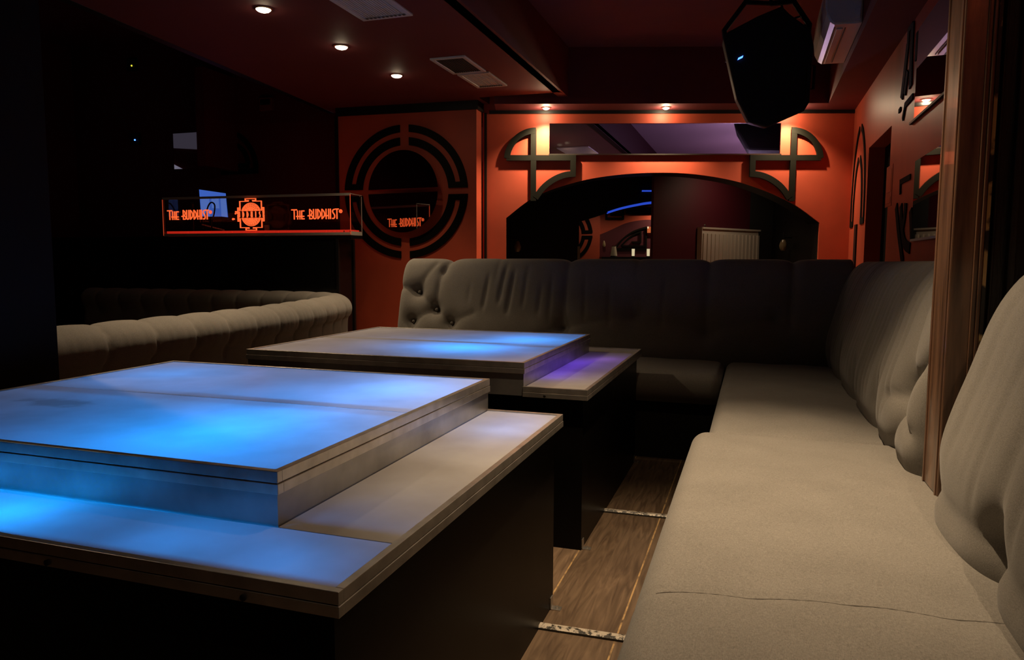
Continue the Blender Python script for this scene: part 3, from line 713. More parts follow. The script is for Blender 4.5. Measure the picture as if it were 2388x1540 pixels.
def cross_ornament(sgn, label):
    """quarter circle above and outside a crossing bar, concave fan below and inside it"""
    B = (lambda a, q, z: F(.40+a, q, z)) if sgn > 0 else (lambda a, q, z: F(2.715-a, q, z))
    m = MB(); o0, o1 = -.024, -.002; w = .05
    m.stroke([(0, 1.55), (0, 2.183)], w, o0, o1, B)
    m.stroke([(-.245, 1.933), (.382, 1.933)], .048, o0, o1, B)
    m.stroke([(.357, 1.955), (.357, 1.765)], w, o0, o1, B)
    A = arc(.022, 1.912, .262, 90, 176, 20, rz=.262); m.stroke([(p[0], p[1]) for p in A], .052, o0, o1, B)
    m.stroke(catmull([(.38, 1.792), (.28, 1.780), (.18, 1.738), (.09, 1.668), (.02, 1.575)], 8), .052, o0, o1, B)
    o = obj('cross_ornament', m, ORN); tag(o, label, 'wall ornament', 'cross ornaments on the arched wall'); return o
cross_ornament(1, 'olive-black crossed fan ornament between the red column and the long glass panel')
cross_ornament(-1, 'olive-black crossed fan ornament between the long glass panel and the doorway wall')

# ring of four double arcs and the two half-round mirrors on the column
RC = (-.681, 1.626)
quad = {'upper left': (-1, 1), 'upper right': (1, 1), 'lower left': (-1, -1), 'lower right': (1, -1)}
for nm, (sx, sz) in quad.items():
    B = lambda a, q, z, sx=sx, sz=sz: CW(RC[0]+sx*a, q, RC[1]+(sz*z+.004))
    def band(r0, r1):
        g0, g1 = .044, .028     # half gaps beside the vertical and horizontal red bars
        def pts(r):
            a0 = math.degrees(math.asin(g1/r)); a1 = math.degrees(math.acos(g0/r)); return arc(0, 0, r, a0, a1, 26)
        return pts(r0)+pts(r1)[::-1]
    m = MB(); m.prism(band(.538, .602), -.016, -.001, B); m.prism(band(.422, .490), -.016, -.001, B)
    a = arc(0, 0, .602, 2.7, 8, 4); b = arc(0, 0, .422, 3.8, 10.6, 4)
    m.prism([(p[0]-.001, max(p[1], .028)) for p in a]+[(p[0]+.001, max(p[1], .028)) for p in b[::-1]], -.0155, -.0015, B)
    o = obj('ring_ornament', m, ORNB if sx < 0 or sz < 0 else ORN)
    tag(o, nm+' quarter of the black double ring on the red column', 'wall ornament', 'ring quarters on the column')
# mirrors sit very slightly askew on their studs
MA = math.radians(-5.98)
mc = CW(RC[0], -.066, 0)
MBs = basis((mc[0], mc[1]), MA)
for nm, sz in (('upper', 1), ('lower', -1)):
    g = .025 if sz > 0 else .014; A = arc(0, 0, .368, math.degrees(math.asin(g/.368)), 180-math.degrees(math.asin(g/.368)), 48)
    B = lambda a, q, z, sz=sz: MBs(a, q, RC[1]+.004+sz*z)
    t = thing('half_round_mirror', nm+' half-round mirror inside the black ring on the red column', 'mirror', B(0, 0, .18), 'half-round mirrors on the column')
    obj('glass', MB().prism(A, -.004, .002, B), MIRROR, t)
    for k in (-.2, .2): obj('stud', MB().lathe([(.012, 0), (.012, .06)], B(k, .0015, .12), 12, axis=Vector(CW(0, 1, 0))-Vector(CW(0, 0, 0))), CHROME, t)

# ================================================================== RIGHT WALL DECOR
def Y(y, z): return (-y, z)
def rstroke(m, pts, w, o0=-.007, o1=-.001): return m.stroke([Y(*p) for p in pts], w, o0, o1, RW)
# slim split arch ornament by the far corner: each half a hairpin of two arcs
for nm, sg in (('farther', 1), ('nearer', -1)):
    yc = 6.72
    m = MB()
    outer = catmull([(yc+sg*.40, 1.32), (yc+sg*.385, 1.60), (yc+sg*.30, 1.87), (yc+sg*.17, 2.04), (yc+sg*.05, 2.11)], 8)
    inner = catmull([(yc+sg*.25, 1.32), (yc+sg*.235, 1.56), (yc+sg*.16, 1.76), (yc+sg*.05, 1.86)], 8)
    rstroke(m, outer, .055); rstroke(m, inner, .055); rstroke(m, [(yc+sg*.42, 1.335), (yc+sg*.23, 1.335)], .05)
    o = obj('split_ring_ornament', m, ORNB); tag(o, nm+' half of the black split ring ornament on the right wall by the far corner', 'wall ornament', 'split ring ornaments on the right wall')
struct(obj('trim_10', MB().box(.795, .807, 6.66, 6.78, 0, 1.32), BLACK))
m = MB()
rstroke(m, [(4.93, 1.975), (4.87, 2.12), (4.82, 2.26)], .07); rstroke(m, [(4.815, 2.24), (4.815, 2.345), (4.70, 2.345)], .05); rstroke(m, [(4.84, 1.98), (4.785, 2.10)], .06); rstroke(m, [(4.675, 1.985), (4.70, 2.17), (4.70, 2.34)], .07); rstroke(m, [(4.555, 2.10), (4.555, 2.25)], .05)
rstroke(m, [(4.86, 1.84), (4.805, 1.912), (4.59, 1.918)], .032); rstroke(m, [(5.0, 1.914), (4.945, 1.919)], .025)
tag(obj('key_ornament', m, ORNB), 'black fret ornament high on the right wall beside the upper mirror', 'wall ornament')
m = MB()
rstroke(m, [(4.815, 1.404), (4.825, 1.475), (4.54, 1.475)], .030)
rstroke(m, catmull([(4.92, 1.342), (4.86, 1.26), (4.79, 1.17), (4.63, 1.005)], 8), .06); rstroke(m, catmull([(4.77, 1.336), (4.73, 1.245), (4.62, 1.12), (4.45, 1.08)], 8), .06)
rstroke(m, catmull([(4.63, 1.338), (4.64, 1.27), (4.69, 1.19)], 8), .06); rstroke(m, [(4.478, 1.29), (4.413, 1.13)], .06)
tag(obj('fan_ornament', m, ORNB), 'black fan ornament low on the right wall beside the lower mirror', 'wall ornament')
for nm, y0, y1, z0, z1, rail in (('upper', 2.75, 4.50, 1.776, 2.25, 0), ('lower', 2.75, 4.40, 1.128, 1.54, 1)):
    t = thing('wall_mirror', nm+' of the two frameless mirrors on the right wall above the bench', 'mirror', (.80, (y0+y1)/2, z0), 'mirrors on the right wall')
    obj('glass', MB().box(.797, .806, y0, y1, z0, z1), MIRROR, t)
    obj('bottom_rail', MB().box(.792, .806, y0, y1+.1*(1-rail), z0-.012, z0), BLACK if not rail else WHITEP, t)
t = thing('switch_plate', 'tall faint switch plate on the right wall beside the dark doorway', 'switch plate', (.80, 5.2, 1.45))
obj('plate', MB().box(.8045, .8068, 5.12, 5.34, 1.36, 1.62), pmat('dark_red_plate', (.36, .075, .04), .4), t, bevel=.001)
obj('rocker', MB().box(.803, .8046, 5.15, 5.31, 1.45, 1.595), pmat('red_rocker', (.42, .09, .05), .4), t, bevel=.001)
obj('rocker', MB().box(.803, .8046, 5.15, 5.31, 1.38, 1.42), pmat('red_rocker_small', (.42, .09, .05), .4), t, bevel=.001)

# ================================================================== CEILING FITTINGS
def vent(label, x0, x1, y0, y1, open_grille, slats=16):
    t = thing('ceiling_vent', label, 'ceiling vent', ((x0+x1)/2, (y0+y1)/2, 2.41), 'air vents in the ceiling')
    z = 2.41; w = .028
    f = MB(); f.box(x0, x1, y0, y0+w, z-.012, z); f.box(x0, x1, y1-w, y1, z-.012, z); f.box(x0, x0+w, y0+w, y1-w, z-.012, z); f.box(x1-w, x1, y0+w, y1-w, z-.012, z)
    obj('frame', f, WHITEP, t, bevel=.002)
    obj('backing', MB().box(x0+w, x1-w, y0+w, y1-w, z-.003, z-.001), GRILLE if open_grille else WHITEP, t)
    m = MB(); n = slats
    for k in range(n):
        xx = x0+w+(x1-x0-2*w)*(k+.5)/n
        m.box(xx-.0042, xx+.0042, y0+w, y1-w-(0 if open_grille else .02), z-.009, z-.003)
    obj('slats', m, GRILLE if open_grille else WHITEP, t)
    if not open_grille:
        m = MB()
        for k in range(10):
            xx = x0+.03+(x1-x0-.06)*(k+.5)/10; m.box(xx-.007, xx+.007, y1-w-.014, y1-w+.004, z-.0126, z-.0118)
        obj('slots', m, GRILLE, t)
    return t
vent('big pale slatted vent at the top edge of the picture, beside the downlights', -2.215, -1.895, 3.10, 3.90, False)
vent('dark open grille vent in a pale frame, before the plain pale one', -2.19, -1.925, 4.76, 5.18, True, 12)
vent('plain pale vent cover just beyond the dark grille in the ceiling', -2.17, -1.915, 5.21, 5.64, False, 10)

# air conditioner on the side of the right-hand beam
ac = thing('air_conditioner', 'white wall air conditioner high on the ceiling beam beside the black loudspeaker', 'air conditioner', (.47, 5.27, 2.5))
pr = [(.558, 2.405), (.41, 2.408), (.385, 2.425), (.362, 2.47), (.352, 2.56), (.362, 2.68), (.40, 2.715), (.558, 2.715)]
ACB = lambda a, q, z: (a, q, z)
obj('casing', MB().prism(pr, 4.83, 5.74, ACB), WHITEP, ac, bevel=.004)
obj('louvre', MB().box(.425, .462, 4.90, 5.70, 2.399, 2.406), WHITEP, ac, bevel=.002)
obj('air_slot', MB().box(.412, .418, 4.88, 5.72, 2.4035, 2.409).box(.472, .478, 4.90, 5.70, 2.4035, 2.409), GRILLE, ac)
obj('end_cap', MB().prism([(.548, 2.415), (.415, 2.417), (.393, 2.432), (.372, 2.475), (.362, 2.56), (.371, 2.675), (.405, 2.706), (.548, 2.706)], 4.822, 4.832, ACB), WHITEP, ac)
obj('end_clip', MB().box(.515, .545, 4.818, 4.823, 2.43, 2.49), WHITEP, ac, bevel=.002)

# black loudspeaker hung in the raised bay
sp = thing('loudspeaker', 'big black loudspeaker hanging tilted from the ceiling before the long glass panel', 'loudspeaker', (.02, 5.2, 2.3))
SM = Matrix.Translation((.012, 5.20, 2.285)) @ Matrix.Rotation(math.radians(4), 4, 'Z') @ Matrix.Rotation(math.radians(8), 4, 'X')
def sb(a, q, z): return tuple(SM @ Vector((a, q, z)))
cab = [(-.262,.165),(-.235,.205),(-.06,.285),(.085,.335),(.135,.285),(.262,.185),(.285,.085),(.280,-.245),(.250,-.300),(.03,-.392),(-.085,-.355),(-.165,-.205)]
n = len(cab); m = MB()
rings = [(-.20, .985), (-.185, 1.0), (.02, 1.0), (.24, .74)]
for q, k in rings: m.v += [sb(a*k+.01*(1-k), q, z*k) for a, z in cab]
for i in range(len(rings)-1):
    for j in range(n): l = (j+1) % n; m.f.append([i*n+j, i*n+l, (i+1)*n+l, (i+1)*n+j]); m.mi.append(0)
m.f.append(list(range(n))[::-1]); m.f.append([3*n+j for j in range(n)]); m.mi += [0, 0]
obj('cabinet', m, SPK, sp, bevel=.008)
SPB = lambda a, q, z: sb(a, q, z)
fg = obj('front_grille', MB().prism([(a*.88, z*.88) for a, z in cab], -.212, -.199, SPB), pmat('speaker_grille', (.010, .010, .010), .7, spec=.2, bump=(300, .5, .003)), sp)
obj('badge_plate', MB().pbox(-.04, .06, -.216, -.211, -.26, -.23, SPB), SPK, fg)
obj('status_light', MB().prism([(-.168,.030),(-.138,.043),(-.134,.056),(-.164,.043)], -.219, -.211, SPB), BLUELED, fg)
m = MB(); m.tube([sb(-.22, .02, .05), sb(-.25, .04, .25), sb(-.12, .06, .42), (.05, 5.24, 2.70), (.05, 5.24, 2.82)], .018, 8); m.tube([sb(.26, .02, .05), sb(.28, .04, .25), sb(.18, .06, .40), (.05, 5.24, 2.70)], .018, 8)
m.lathe([(.07, 0), (.07, .012), (.03, .02)], (.05, 5.24, 2.80), 16)
obj('bracket', m, SPK, sp, smooth='auto')
obj('cable', MB().tube(catmull([sb(.08, .20, .1), sb(.12, .26, .30), (.16, 5.25, 2.58), (.24, 5.25, 2.60), (.27, 5.25, 2.55), (.22, 5.25, 2.50), (.15, 5.25, 2.55), (.12, 5.25, 2.68), (.06, 5.25, 2.80)], 8), .007, 7), SPK, sp, smooth=True)
obj('side_handle', MB().tube([sb(.275, -.10, -.02), sb(.31, -.09, -.02), sb(.31, -.09, -.16), sb(.275, -.10, -.16)], .010, 8), SPK, sp)

# ================================================================== DJ COUNTER AND SIGN
dc = thing('dj_counter', 'tall gloss black counter behind the low sofa, below the lit sign', 'counter', (-4.7, 5.6, 0))
obj('front', MB().pbox(-1.6, 1.752, .006, .03, 0, 1.19, SG), GLOSSBLK, dc)
obj('end_panel', MB().pbox(1.732, 1.752, .03, .285, 0, 1.19, SG), GLOSSBLK, dc)
obj('end_moulding', MB().pbox(1.742, 1.764, -.004, .02, 0, 1.19, SG).pbox(1.742, 1.764, .262, .290, 0, 1.19, SG), BLACK, dc)
obj('top', MB().prism([(-1.62, 0), (1.885, 0), (1.885, .205), (1.30, .205), (1.30, .62), (-1.62, .62)], 1.19, 1.2165, lambda a, q, z: SG(a, z, q)), GLOSSBLK, dc, bevel=.003)
sg = thing('acrylic_sign', 'long clear acrylic box sign with red glowing lettering on the black counter', 'sign', SG(.94, .1, 1.217))
W_ = 1.884; Zb, Zt = 1.219, 1.565
obj('front_panel', MB().pbox(.0, W_, .0, .008, Zb+.02, Zt-.018, SG), CLEAR, sg)
obj('back_panel', MB().pbox(.0, W_, .190, .198, Zb+.02, Zt-.018, SG), CLEAR, sg)
obj('end_panel', MB().pbox(W_-.008, W_, .008, .19, Zb+.02, Zt-.018, SG), CLEAR, sg)
obj('end_panel', MB().pbox(0, .008, .008, .19, Zb+.02, Zt-.018, SG), CLEAR, sg)
obj('top_panel', MB().pbox(0, W_, .002, .198, Zt-.018, Zt-.004, SG), CLEAR, sg)
obj('edge_strip', MB().pbox(0, W_, -.001, .004, Zt-.020, Zt, SG).pbox(0, W_, -.001, .004, Zb, Zb+.022, SG), FROSTEDGE, sg)['label'] = 'pale frosted edge'
obj('edge_strip', MB().pbox(W_-.004, W_+.0005, .193, .1985, Zb+.02, Zt-.015, SG).pbox(W_-.004, W_+.0005, .004, .1985, Zb, Zb+.030, SG).pbox(W_-.003, W_+.0005, .004, .1985, Zt-.008, Zt-.004, SG), FROSTEDGE, sg)
obj('glowing_edge', MB().pbox(W_-.005, W_, -.002, .001, Zb+.005, Zt-.01, SG), SIGND, sg)
obj('glowing_edge', MB().pbox(0, .004, -.002, .001, Zb+.005, Zt-.02, SG), SIGND, sg)
obj('base_plate', MB().pbox(0, W_, .004, .198, Zb, Zb+.018, SG), CLEAR, sg)
m = MB()
for k in range(8): m.pbox(.02+.232*k, .245+.232*k, .02, .17, Zb+.019, Zb+.044, SG)
obj('led_tape', m, REDLED, sg)
for a, q, z in ((W_-.012, .012, Zt-.012), (W_-.012, .186, Zt-.012), (W_-.012, .012, Zb+.03), (W_-.012, .186, Zb+.03), (W_-.07, .012, Zb+.03)): obj('corner_peg', MB().lathe([(.006, -.006), (.006, .006)], SG(a, q, z), 10), CHROME, sg)
# lettering, drawn as strokes in a narrow deco hand (unit height)
def bez(*p): return catmull(list(p), 5)
GL = {
 'T': ([[(-.06,.95),(.50,.95)],[(.22,.95),(.22,0)]], .50),
 'Hs': ([[(.04,.88),(.04,0)],[(.26,.88),(.26,0)],[(-.10,.30),(.26,.30)]], .36),
 'E': ([[(.08,.88),(.08,0)],[(.08,.83),(.34,.83)],[(-.06,.30),(.32,.30)],[(.08,.055),(.34,.055)]], .40),
 'B': ([[(.10,1),(.10,0)],bez((.10,.98),(.27,.80),(.32,.62),(.22,.42)),[(-.10,.34),(.28,.40)],bez((.22,.40),(.36,.28),(.37,.14),(.30,.055)),[(.10,.055),(.32,.055)]], .42),
 'U': ([[(.05,1),(.05,.16)],bez((.05,.16),(.10,.06),(.18,.055),(.26,.10),(.28,.18)),[(.28,1),(.28,.14)]], .40),
 'D': ([[(.05,1),(.05,0)],bez((.05,.97),(.20,.80),(.30,.55),(.26,.30),(.05,.04))], .39),
 'H': ([[(.05,1),(.05,0)],[(.29,1),(.29,0)],[(-.10,.33),(.29,.33)]], .40),
 'I': ([[(.06,1),(.06,0)]], .19),
 'S': ([bez((.27,.93),(.14,.90),(.07,.75),(.13,.58),(.24,.40),(.25,.20),(.18,.07),(.02,.055))], .32),
 'Tn': ([[(-.03,.95),(.33,.95)],[(.15,.95),(.15,0)]], .36),
}
def word(m, keys, a, z, h, sx, B, w=.115, o0=-.004, o1=-.0005):
    for k in keys:
        st_, adv = GL[k]
        for pts in st_: m.stroke([(a+p[0]*h*sx, z+p[1]*h) for p in pts], w*h, o0, o1, B)
        a += adv*h*sx
    return a
def label_text(a0, z0, a1, parent, B=SG, h=.086):
    total = .50+.36+.40+.33+.42+.40+.39+.39+.40+.19+.32+.36
    sx = (a1-a0-.035)/(total*h)
    m = MB(); a = word(m, ['T', 'Hs', 'E'], a0, z0, h, sx, B); a += .33*h*sx
    obj('lettering', m, SIGN, parent); m = MB()
    a = word(m, ['B', 'U', 'D', 'D', 'H', 'I', 'S', 'Tn'], a, z0, h, sx, B)
    m.stroke(arc(a+.014, z0+h*.74, .013, 0, 360, 14)[:-1], .0055, -.004, -.0005, B, closed=True)
    m.stroke([(a+.011, z0+h*.66), (a+.011, z0+h*.82), (a+.017, z0+h*.79), (a+.012, z0+h*.74), (a+.018, z0+h*.66)], .004, -.004, -.0005, B)
    return obj('lettering', m, SIGN, parent)
label_text(.056, 1.364, .531, sg)
label_text(1.329, 1.352, 1.814, sg)
# emblem
m = MB(); ec, ez = .926, 1.401; B = lambda a, q, z: SG(ec+a, q, ez+z); o0, o1 = -.004, -.0005
for r, w in ((.098, .007), (.088, .006), (.070, .0035), (.052, .0035), (.034, .0035)):
    for a0, a1 in ((18, 162), (198, 342)):
        if r*math.sin(math.radians(18)) < .031:
            k = math.degrees(math.asin(min(.031/r, .99))); m.stroke(arc(0, 0, r, k if a0 < 100 else 180+k, 180-k if a0 < 100 else 360-k, 20), w, o0, o1, B)
        else: m.stroke(arc(0, 0, r, a0, a1, 26), w, o0, o1, B)
for k in range(24):
    an = math.radians(15*k+7.5)
    for r0, r1, dk in ((.034, .052, 7.5), (.052, .070, -7.5), (.070, .088, 7.5), (.034, .052, -7.5), (.052, .070, 7.5), (.070, .088, -7.5)):
        p0 = (r0*math.cos(an), r0*math.sin(an)); p1 = (r1*math.cos(an+math.radians(dk)), r1*math.sin(an+math.radians(dk)))
        if min(abs(p0[1]), abs(p1[1])) > .031: m.stroke([p0, p1], .0046, o0, o1, B)
for sz in (-1, 1):
    m.stroke([(-.092, sz*.032), (.092, sz*.032)], .0045, o0, o1, B)
    for k in range(9): m.lathe([(.0042, 0), (.0042, .003)], B(-.07+.0175*k, -.004, sz*.040), 6, axis=(0, 1, 0))
h = .052
for key, a in (('U', -.125), ('D', -.083), ('D', -.040), ('H', .002), ('I', .046), ('S', .083), ('Tn', .118)):
    word(m, [key], a, -.026, h, .70, B, w=.10)
sq = .108
pts = [(-.053, .110), (-.022, .110)]
for sx, sz in ((1,1),(-1,1),(1,-1),(-1,-1)):
    m.stroke([(sx*.022, sz*.113), (sx*.108, sz*.113), (sx*.108, sz*.034)], .006, o0, o1, B)
    m.stroke([(sx*.022, sz*.113), (sx*.022, sz*.120), (sx*.052, sz*.120), (sx*.052, sz*.135), (0, sz*.135)], .006, o0, o1, B)
    m.stroke([(sx*.108, sz*.034), (sx*.114, sz*.034), (sx*.114, sz*.058), (sx*.130, sz*.058), (sx*.130, sz*.002)], .006, o0, o1, B)
R90 = lambda a, q, z: B(-.165-z*.9+.02, q, a*.9)
word(m, ['T', 'Hs', 'E'], .004, -.016, .030, .85, R90, w=.13)
word(m, ['B'], -.052, -.016, .040, .8, lambda a, q, z: B(-.165+z*.5+a*.3, q, a+.008), w=.14)
obj('emblem', m, SIGN, sg)

# laptop, mixer and small gear on the counter behind the sign
lt = thing('laptop', 'open laptop with blue glowing screen behind the lit sign', 'laptop', (-4.9, 5.72, 1.216))
LPM = basis((-5.04, 5.72), .16)
scr = obj('screen', MB().prism([(0, 1.415), (.295, 1.385), (.275, 1.645), (-.012, 1.685)], .0, .012, LPM), BLACK, lt)
obj('display', MB().prism([(.008, 1.423), (.286, 1.394), (.268, 1.637), (-.003, 1.676)], -.004, 0, LPM), SCREEN, scr)
obj('display_window', MB().prism([(.125, 1.50), (.20, 1.495), (.195, 1.60), (.12, 1.606)], -.006, -.004, LPM).prism([(.01, 1.43), (.10, 1.421), (.098, 1.60), (.008, 1.612)], -.006, -.004, LPM).prism([(.22, 1.42), (.28, 1.413), (.27, 1.59), (.215, 1.597)], -.006, -.004, LPM), SCREEN2, scr)
obj('keyboard', MB().pbox(-.01, .30, -.14, .0, 1.395, 1.41, LPM), BLACK, lt)
obj('stand_leg', MB().tube([LPM(.05, -.02, 1.40), LPM(.08, .02, 1.217)], .008, 8), BLACK, lt)
obj('stand_leg', MB().tube([LPM(.24, -.02, 1.40), LPM(.21, .02, 1.217)], .008, 8), BLACK, lt)
mx = thing('mixer', 'low black mixing desk with a row of pale keys before the laptop', 'mixer', (-4.85, 5.62, 1.216))
MXM = basis((-4.96, 5.50), .10)
obj('body', MB().prism([(0, 1.222), (.38, 1.222), (.36, 1.27), (.0, 1.30)], -.02+.18, .30, MXM), SPK, mx)
m = MB()
for k in range(9): m.prism([(.005+.027*k, 1.335-.0062*k), (.027+.027*k, 1.330-.0062*k), (.027+.027*k, 1.342-.0062*k), (.005+.027*k, 1.347-.0062*k)], .155, .175, MXM)
kb = obj('key_bed', MB().prism([(0, 1.25), (.26, 1.25), (.26, 1.292), (.0, 1.345)], .16, .26, MXM), SPK, mx)
obj('keys', m, WHITEP, kb)
tag(obj('cable_loop', MB().tube(catmull([(-4.93, 5.66, 1.40), (-4.90, 5.66, 1.50), (-4.86, 5.66, 1.545), (-4.82, 5.66, 1.52), (-4.83, 5.66, 1.44), (-4.86, 5.66, 1.36), (-4.87, 5.67, 1.222)], 8), .007, 7), BLACK, smooth=True), 'black looped cable rising in front of the blue screen', 'cable')
hp = thing('headphones', 'dark headphones and pale grip standing behind the sign, right of the emblem', 'headphones', (-4.26, 5.68, 1.216))
obj('ear_cup', MB().lathe([(.05, -.02), (.055, 0), (.05, .02)], (-4.26, 5.68, 1.40), 18, axis=(0, 1, 0)), SPK, hp, smooth='auto')
obj('grip', MB().lathe([(.028, 0), (.022, .05), (.026, .11)], (-4.26, 5.68, 1.217), 14), pmat('pale_grip', (.3, .25, .18), .6), hp, smooth='auto')

# fittings on the dark left wall
t = thing('control_box', 'small square control box on the dark wall high at the left of the column', 'control box', (-4.82, 6.47, 2.58))
obj('housing', MB().box(-4.905, -4.745, 6.46, 6.50, 2.545, 2.675), pmat('dark_red_box', (.20, .06, .05), .5), t, bevel=.006)
obj('display', MB().box(-4.885, -4.765, 6.455, 6.462, 2.60, 2.655), BLACK, t)
t = thing('wall_mirror', 'small mirror on the dark wall at the left, showing lamp reflections', 'mirror', (-5.79, 6.49, 2.2))
m = MB(); m.box(-6.045, -5.53, 6.488, 6.499, 1.995, 2.375); obj('glass', m, MIRROR, t)
m = MB(); B = lambda a, q, z: (a, 6.5+q, z)
m.stroke(arc(-5.40, 1.95, .42, 2, 92, 16), .05, -.02, -.001, B); m.stroke([(-5.40, 2.39), (-5.40, 1.94), (-4.96, 1.94)], .05, -.02, -.001, B)
m.stroke(arc(-5.32, 2.0, .24, 2, 92, 12), .045, -.02, -.001, B); m.stroke([(-5.32, 2.25), (-5.32, 2.0), (-5.07, 2.0)], .045, -.02, -.001, B)
tag(obj('fan_ornament', m, ORNB), 'dark quarter-fan ornament on the dark left wall beside the small mirror', 'wall ornament')
t = thing('mirror_glow_panel', 'added pair of lavender glow panels on the far left wall, seen only in the small mirror', 'wall light', (-7.44, 4.7, 2.5))  # invented glowing panels that make the pale bands in the mirror
WLM = emit_mat('dim_lavender_light', (.60, .52, .75), .08); LWB = lambda a, q, z: (-7.45-q, a, z)
obj('diffuser', MB().prism([(4.1, 2.60), (5.3, 2.47), (5.3, 2.9), (4.1, 2.9)], -.03, -.001, LWB), WLM, t)
obj('diffuser', MB().prism([(4.55, 2.16), (5.3, 2.16), (5.3, 2.36)], -.03, -.001, LWB), emit_mat('pale_lavender_light', (.62, .58, .80), .35), t)
for nm, z, mt, cn in (('yellow', 3.13, YELLED, 'tiny yellow pilot light high on the dark left wall'), ('blue', 2.33, BLUELED, 'tiny blue pilot light on the dark left wall below the yellow one')):
    t = thing('pilot_light', cn, 'pilot light', (-6.55, 6.48, z), 'pilot lights on the dark wall')
    obj('housing', MB().box(-6.62, -6.50, 6.47, 6.50, z-.05, z+.08), BLACK, t)
    obj('lens', MB().lathe([(.010, 0), (.008, .006), (.001, .008)], (-6.555, 6.47, z), 10, axis=(0, -1, 0)), mt, t)

# ================================================================== ALCOVE: radiator, sconces
rd = thing('radiator', 'white ribbed panel radiator on the wine wall inside the arch', 'radiator', WW(1.33, -.06, .75))
m = MB(); m.pbox(.67, 1.985, -.062, -.05, .76, 1.345, WW)
n = 20
for k in range(n):
    a = .67+(1.315)*(k+.5)/n
    m.prism([(a-.023, .80), (a+.023, .80), (a+.018, 1.29), (a-.018, 1.29)], -.076, -.062, WW)
obj('panel', m, RADM, rd, bevel=.003)
obj('top_grille', MB().pbox(.665, 1.99, -.078, -.012, 1.335, 1.352, WW), RADM, rd)
obj('side_cover', MB().pbox(.660, .668, -.07, -.012, .76, 1.352, WW), RADM, rd)
obj('side_cover', MB().pbox(1.987, 1.995, -.07, -.012, .76, 1.352, WW), RADM, rd)
obj('valve', MB().lathe([(.012, 0), (.012, .02), (.006, .03)], WW(.73, -.045, 1.352), 10), CHROME, rd)
obj('wall_hook', MB().pbox(.85, .88, -.051, 0, .85, 1.25, WW), CHROME, rd)
obj('wall_hook', MB().pbox(1.77, 1.80, -.051, 0, .85, 1.25, WW), CHROME, rd)
def sconce(p, label, ax):
    t = thing('wall_sconce', label, 'wall lamp', p, 'unlit wall lamps in the alcove')
    obj('glass_shade', MB().lathe([(.020, 0), (.034, .02), (.040, .05), (.030, .085), (.016, .11)], p, 18), pmat('amber_glass', (.22, .16, .09), .2), t, smooth='auto')
    obj('stem', MB().tube([(p[0], p[1], p[2]+.11), (p[0]+.005, p[1], p[2]+.19)], .005, 8).tube([(p[0], p[1], p[2]+.13), (p[0]+ax[0], p[1]+ax[1], p[2]+.13)], .007, 8), BLACK, t)
    return t
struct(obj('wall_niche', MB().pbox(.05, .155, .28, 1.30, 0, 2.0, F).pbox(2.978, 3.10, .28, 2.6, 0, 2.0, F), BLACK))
q = F(.24, .75, 1.10); w = F(.155, .75, 0); sconce(q, 'unlit teardrop wall lamp in the dark left side of the arch', (w[0]-q[0], w[1]-q[1]))
q = F(2.90, .70, 1.12); w = F(2.978, .70, 0); sconce(q, 'unlit teardrop wall lamp in the dark right side of the arch', (w[0]-q[0], w[1]-q[1]))

# ================================================================== ROOM BEYOND
G2 = lambda a, q, z: F(a, 4.0+q, z)
struct(obj('wall_column', MB().pbox(.70, 1.363, -.10, 0, 0, 1.93, G2), RED))
struct(obj('trim_11', MB().prism([(1.372, 0), (1.372, 1.40)]+catmull([(1.45, 1.43), (1.60, 1.50), (1.75, 1.565), (1.95, 1.605), (2.13, 1.61), (2.6, 1.58), (3.3, 1.35)], 6)+[(3.3, 0)], -.03, 0, G2), WINE))
m = MB()
C2 = (.83, 1.40)
for r in (.40, .30):
    m.stroke(arc(C2[0], C2[1], r, 4, 60, 14), .05, -.115, -.101, G2); m.stroke(arc(C2[0], C2[1], r, -60, -6, 14), .05, -.115, -.101, G2)
m.stroke([(C2[0]+.275, C2[1]+.035), (C2[0]+.425, C2[1]+.035)], .04, -.115, -.101, G2); m.stroke([(C2[0]+.275, C2[1]-.04), (C2[0]+.425, C2[1]-.04)], .04, -.115, -.101, G2)
tag(obj('ring_ornament', m, ORNB), 'part of a black ring ornament on the red column in the room beyond the arch', 'wall ornament')
m = MB(); m.stroke([(1.46, 2.0), (1.46, 1.63), (1.70, 1.63), (1.70, 2.0)], .032, -.02, -.001, G2); m.stroke([(1.53, 2.0), (1.53, 1.685), (1.70, 1.685)], .028, -.02, -.001, G2); m.stroke([(1.645, 1.71), (1.645, 1.90), (1.58, 1.90)], .026, -.02, -.001, G2)
tag(obj('key_ornament', m, ORN), 'small square fret ornament on the orange wall of the room beyond the arch', 'wall ornament')
tag(obj('wall_mirror', MB().prism([(1.735, 1.70), (1.85, 1.685), (2.1, 1.69), (2.5, 1.70), (2.5, 1.80), (1.735, 1.79)], -.02, -.001, G2), MIRRORD), 'low dark mirror strip on the orange wall of the room beyond the arch', 'mirror')
m = MB(); m.stroke(catmull([(1.59, 1.19), (1.70, 1.33), (1.85, 1.44), (2.04, 1.505)], 8), .024, -.05, -.031, G2); m.stroke([(2.035, 1.505), (2.035, 1.19), (1.58, 1.19)], .024, -.05, -.031, G2)
m.stroke(catmull([(1.68, 1.235), (1.77, 1.33), (1.86, 1.40), (1.96, 1.44)], 8), .022, -.05, -.031, G2); m.stroke([(1.955, 1.44), (1.955, 1.29), (1.83, 1.29)], .022, -.05, -.031, G2); m.stroke([(1.68, 1.235), (2.035, 1.235)], .020, -.05, -.031, G2)
tag(obj('fan_ornament', m, ORNB), 'black quarter-fan ornament on the wine panel of the room beyond the arch', 'wall ornament')
t = thing('picture_light', 'small orange lit square on the wine panel of the room beyond the arch', 'lamp', G2(2.09, -.06, 1.47))
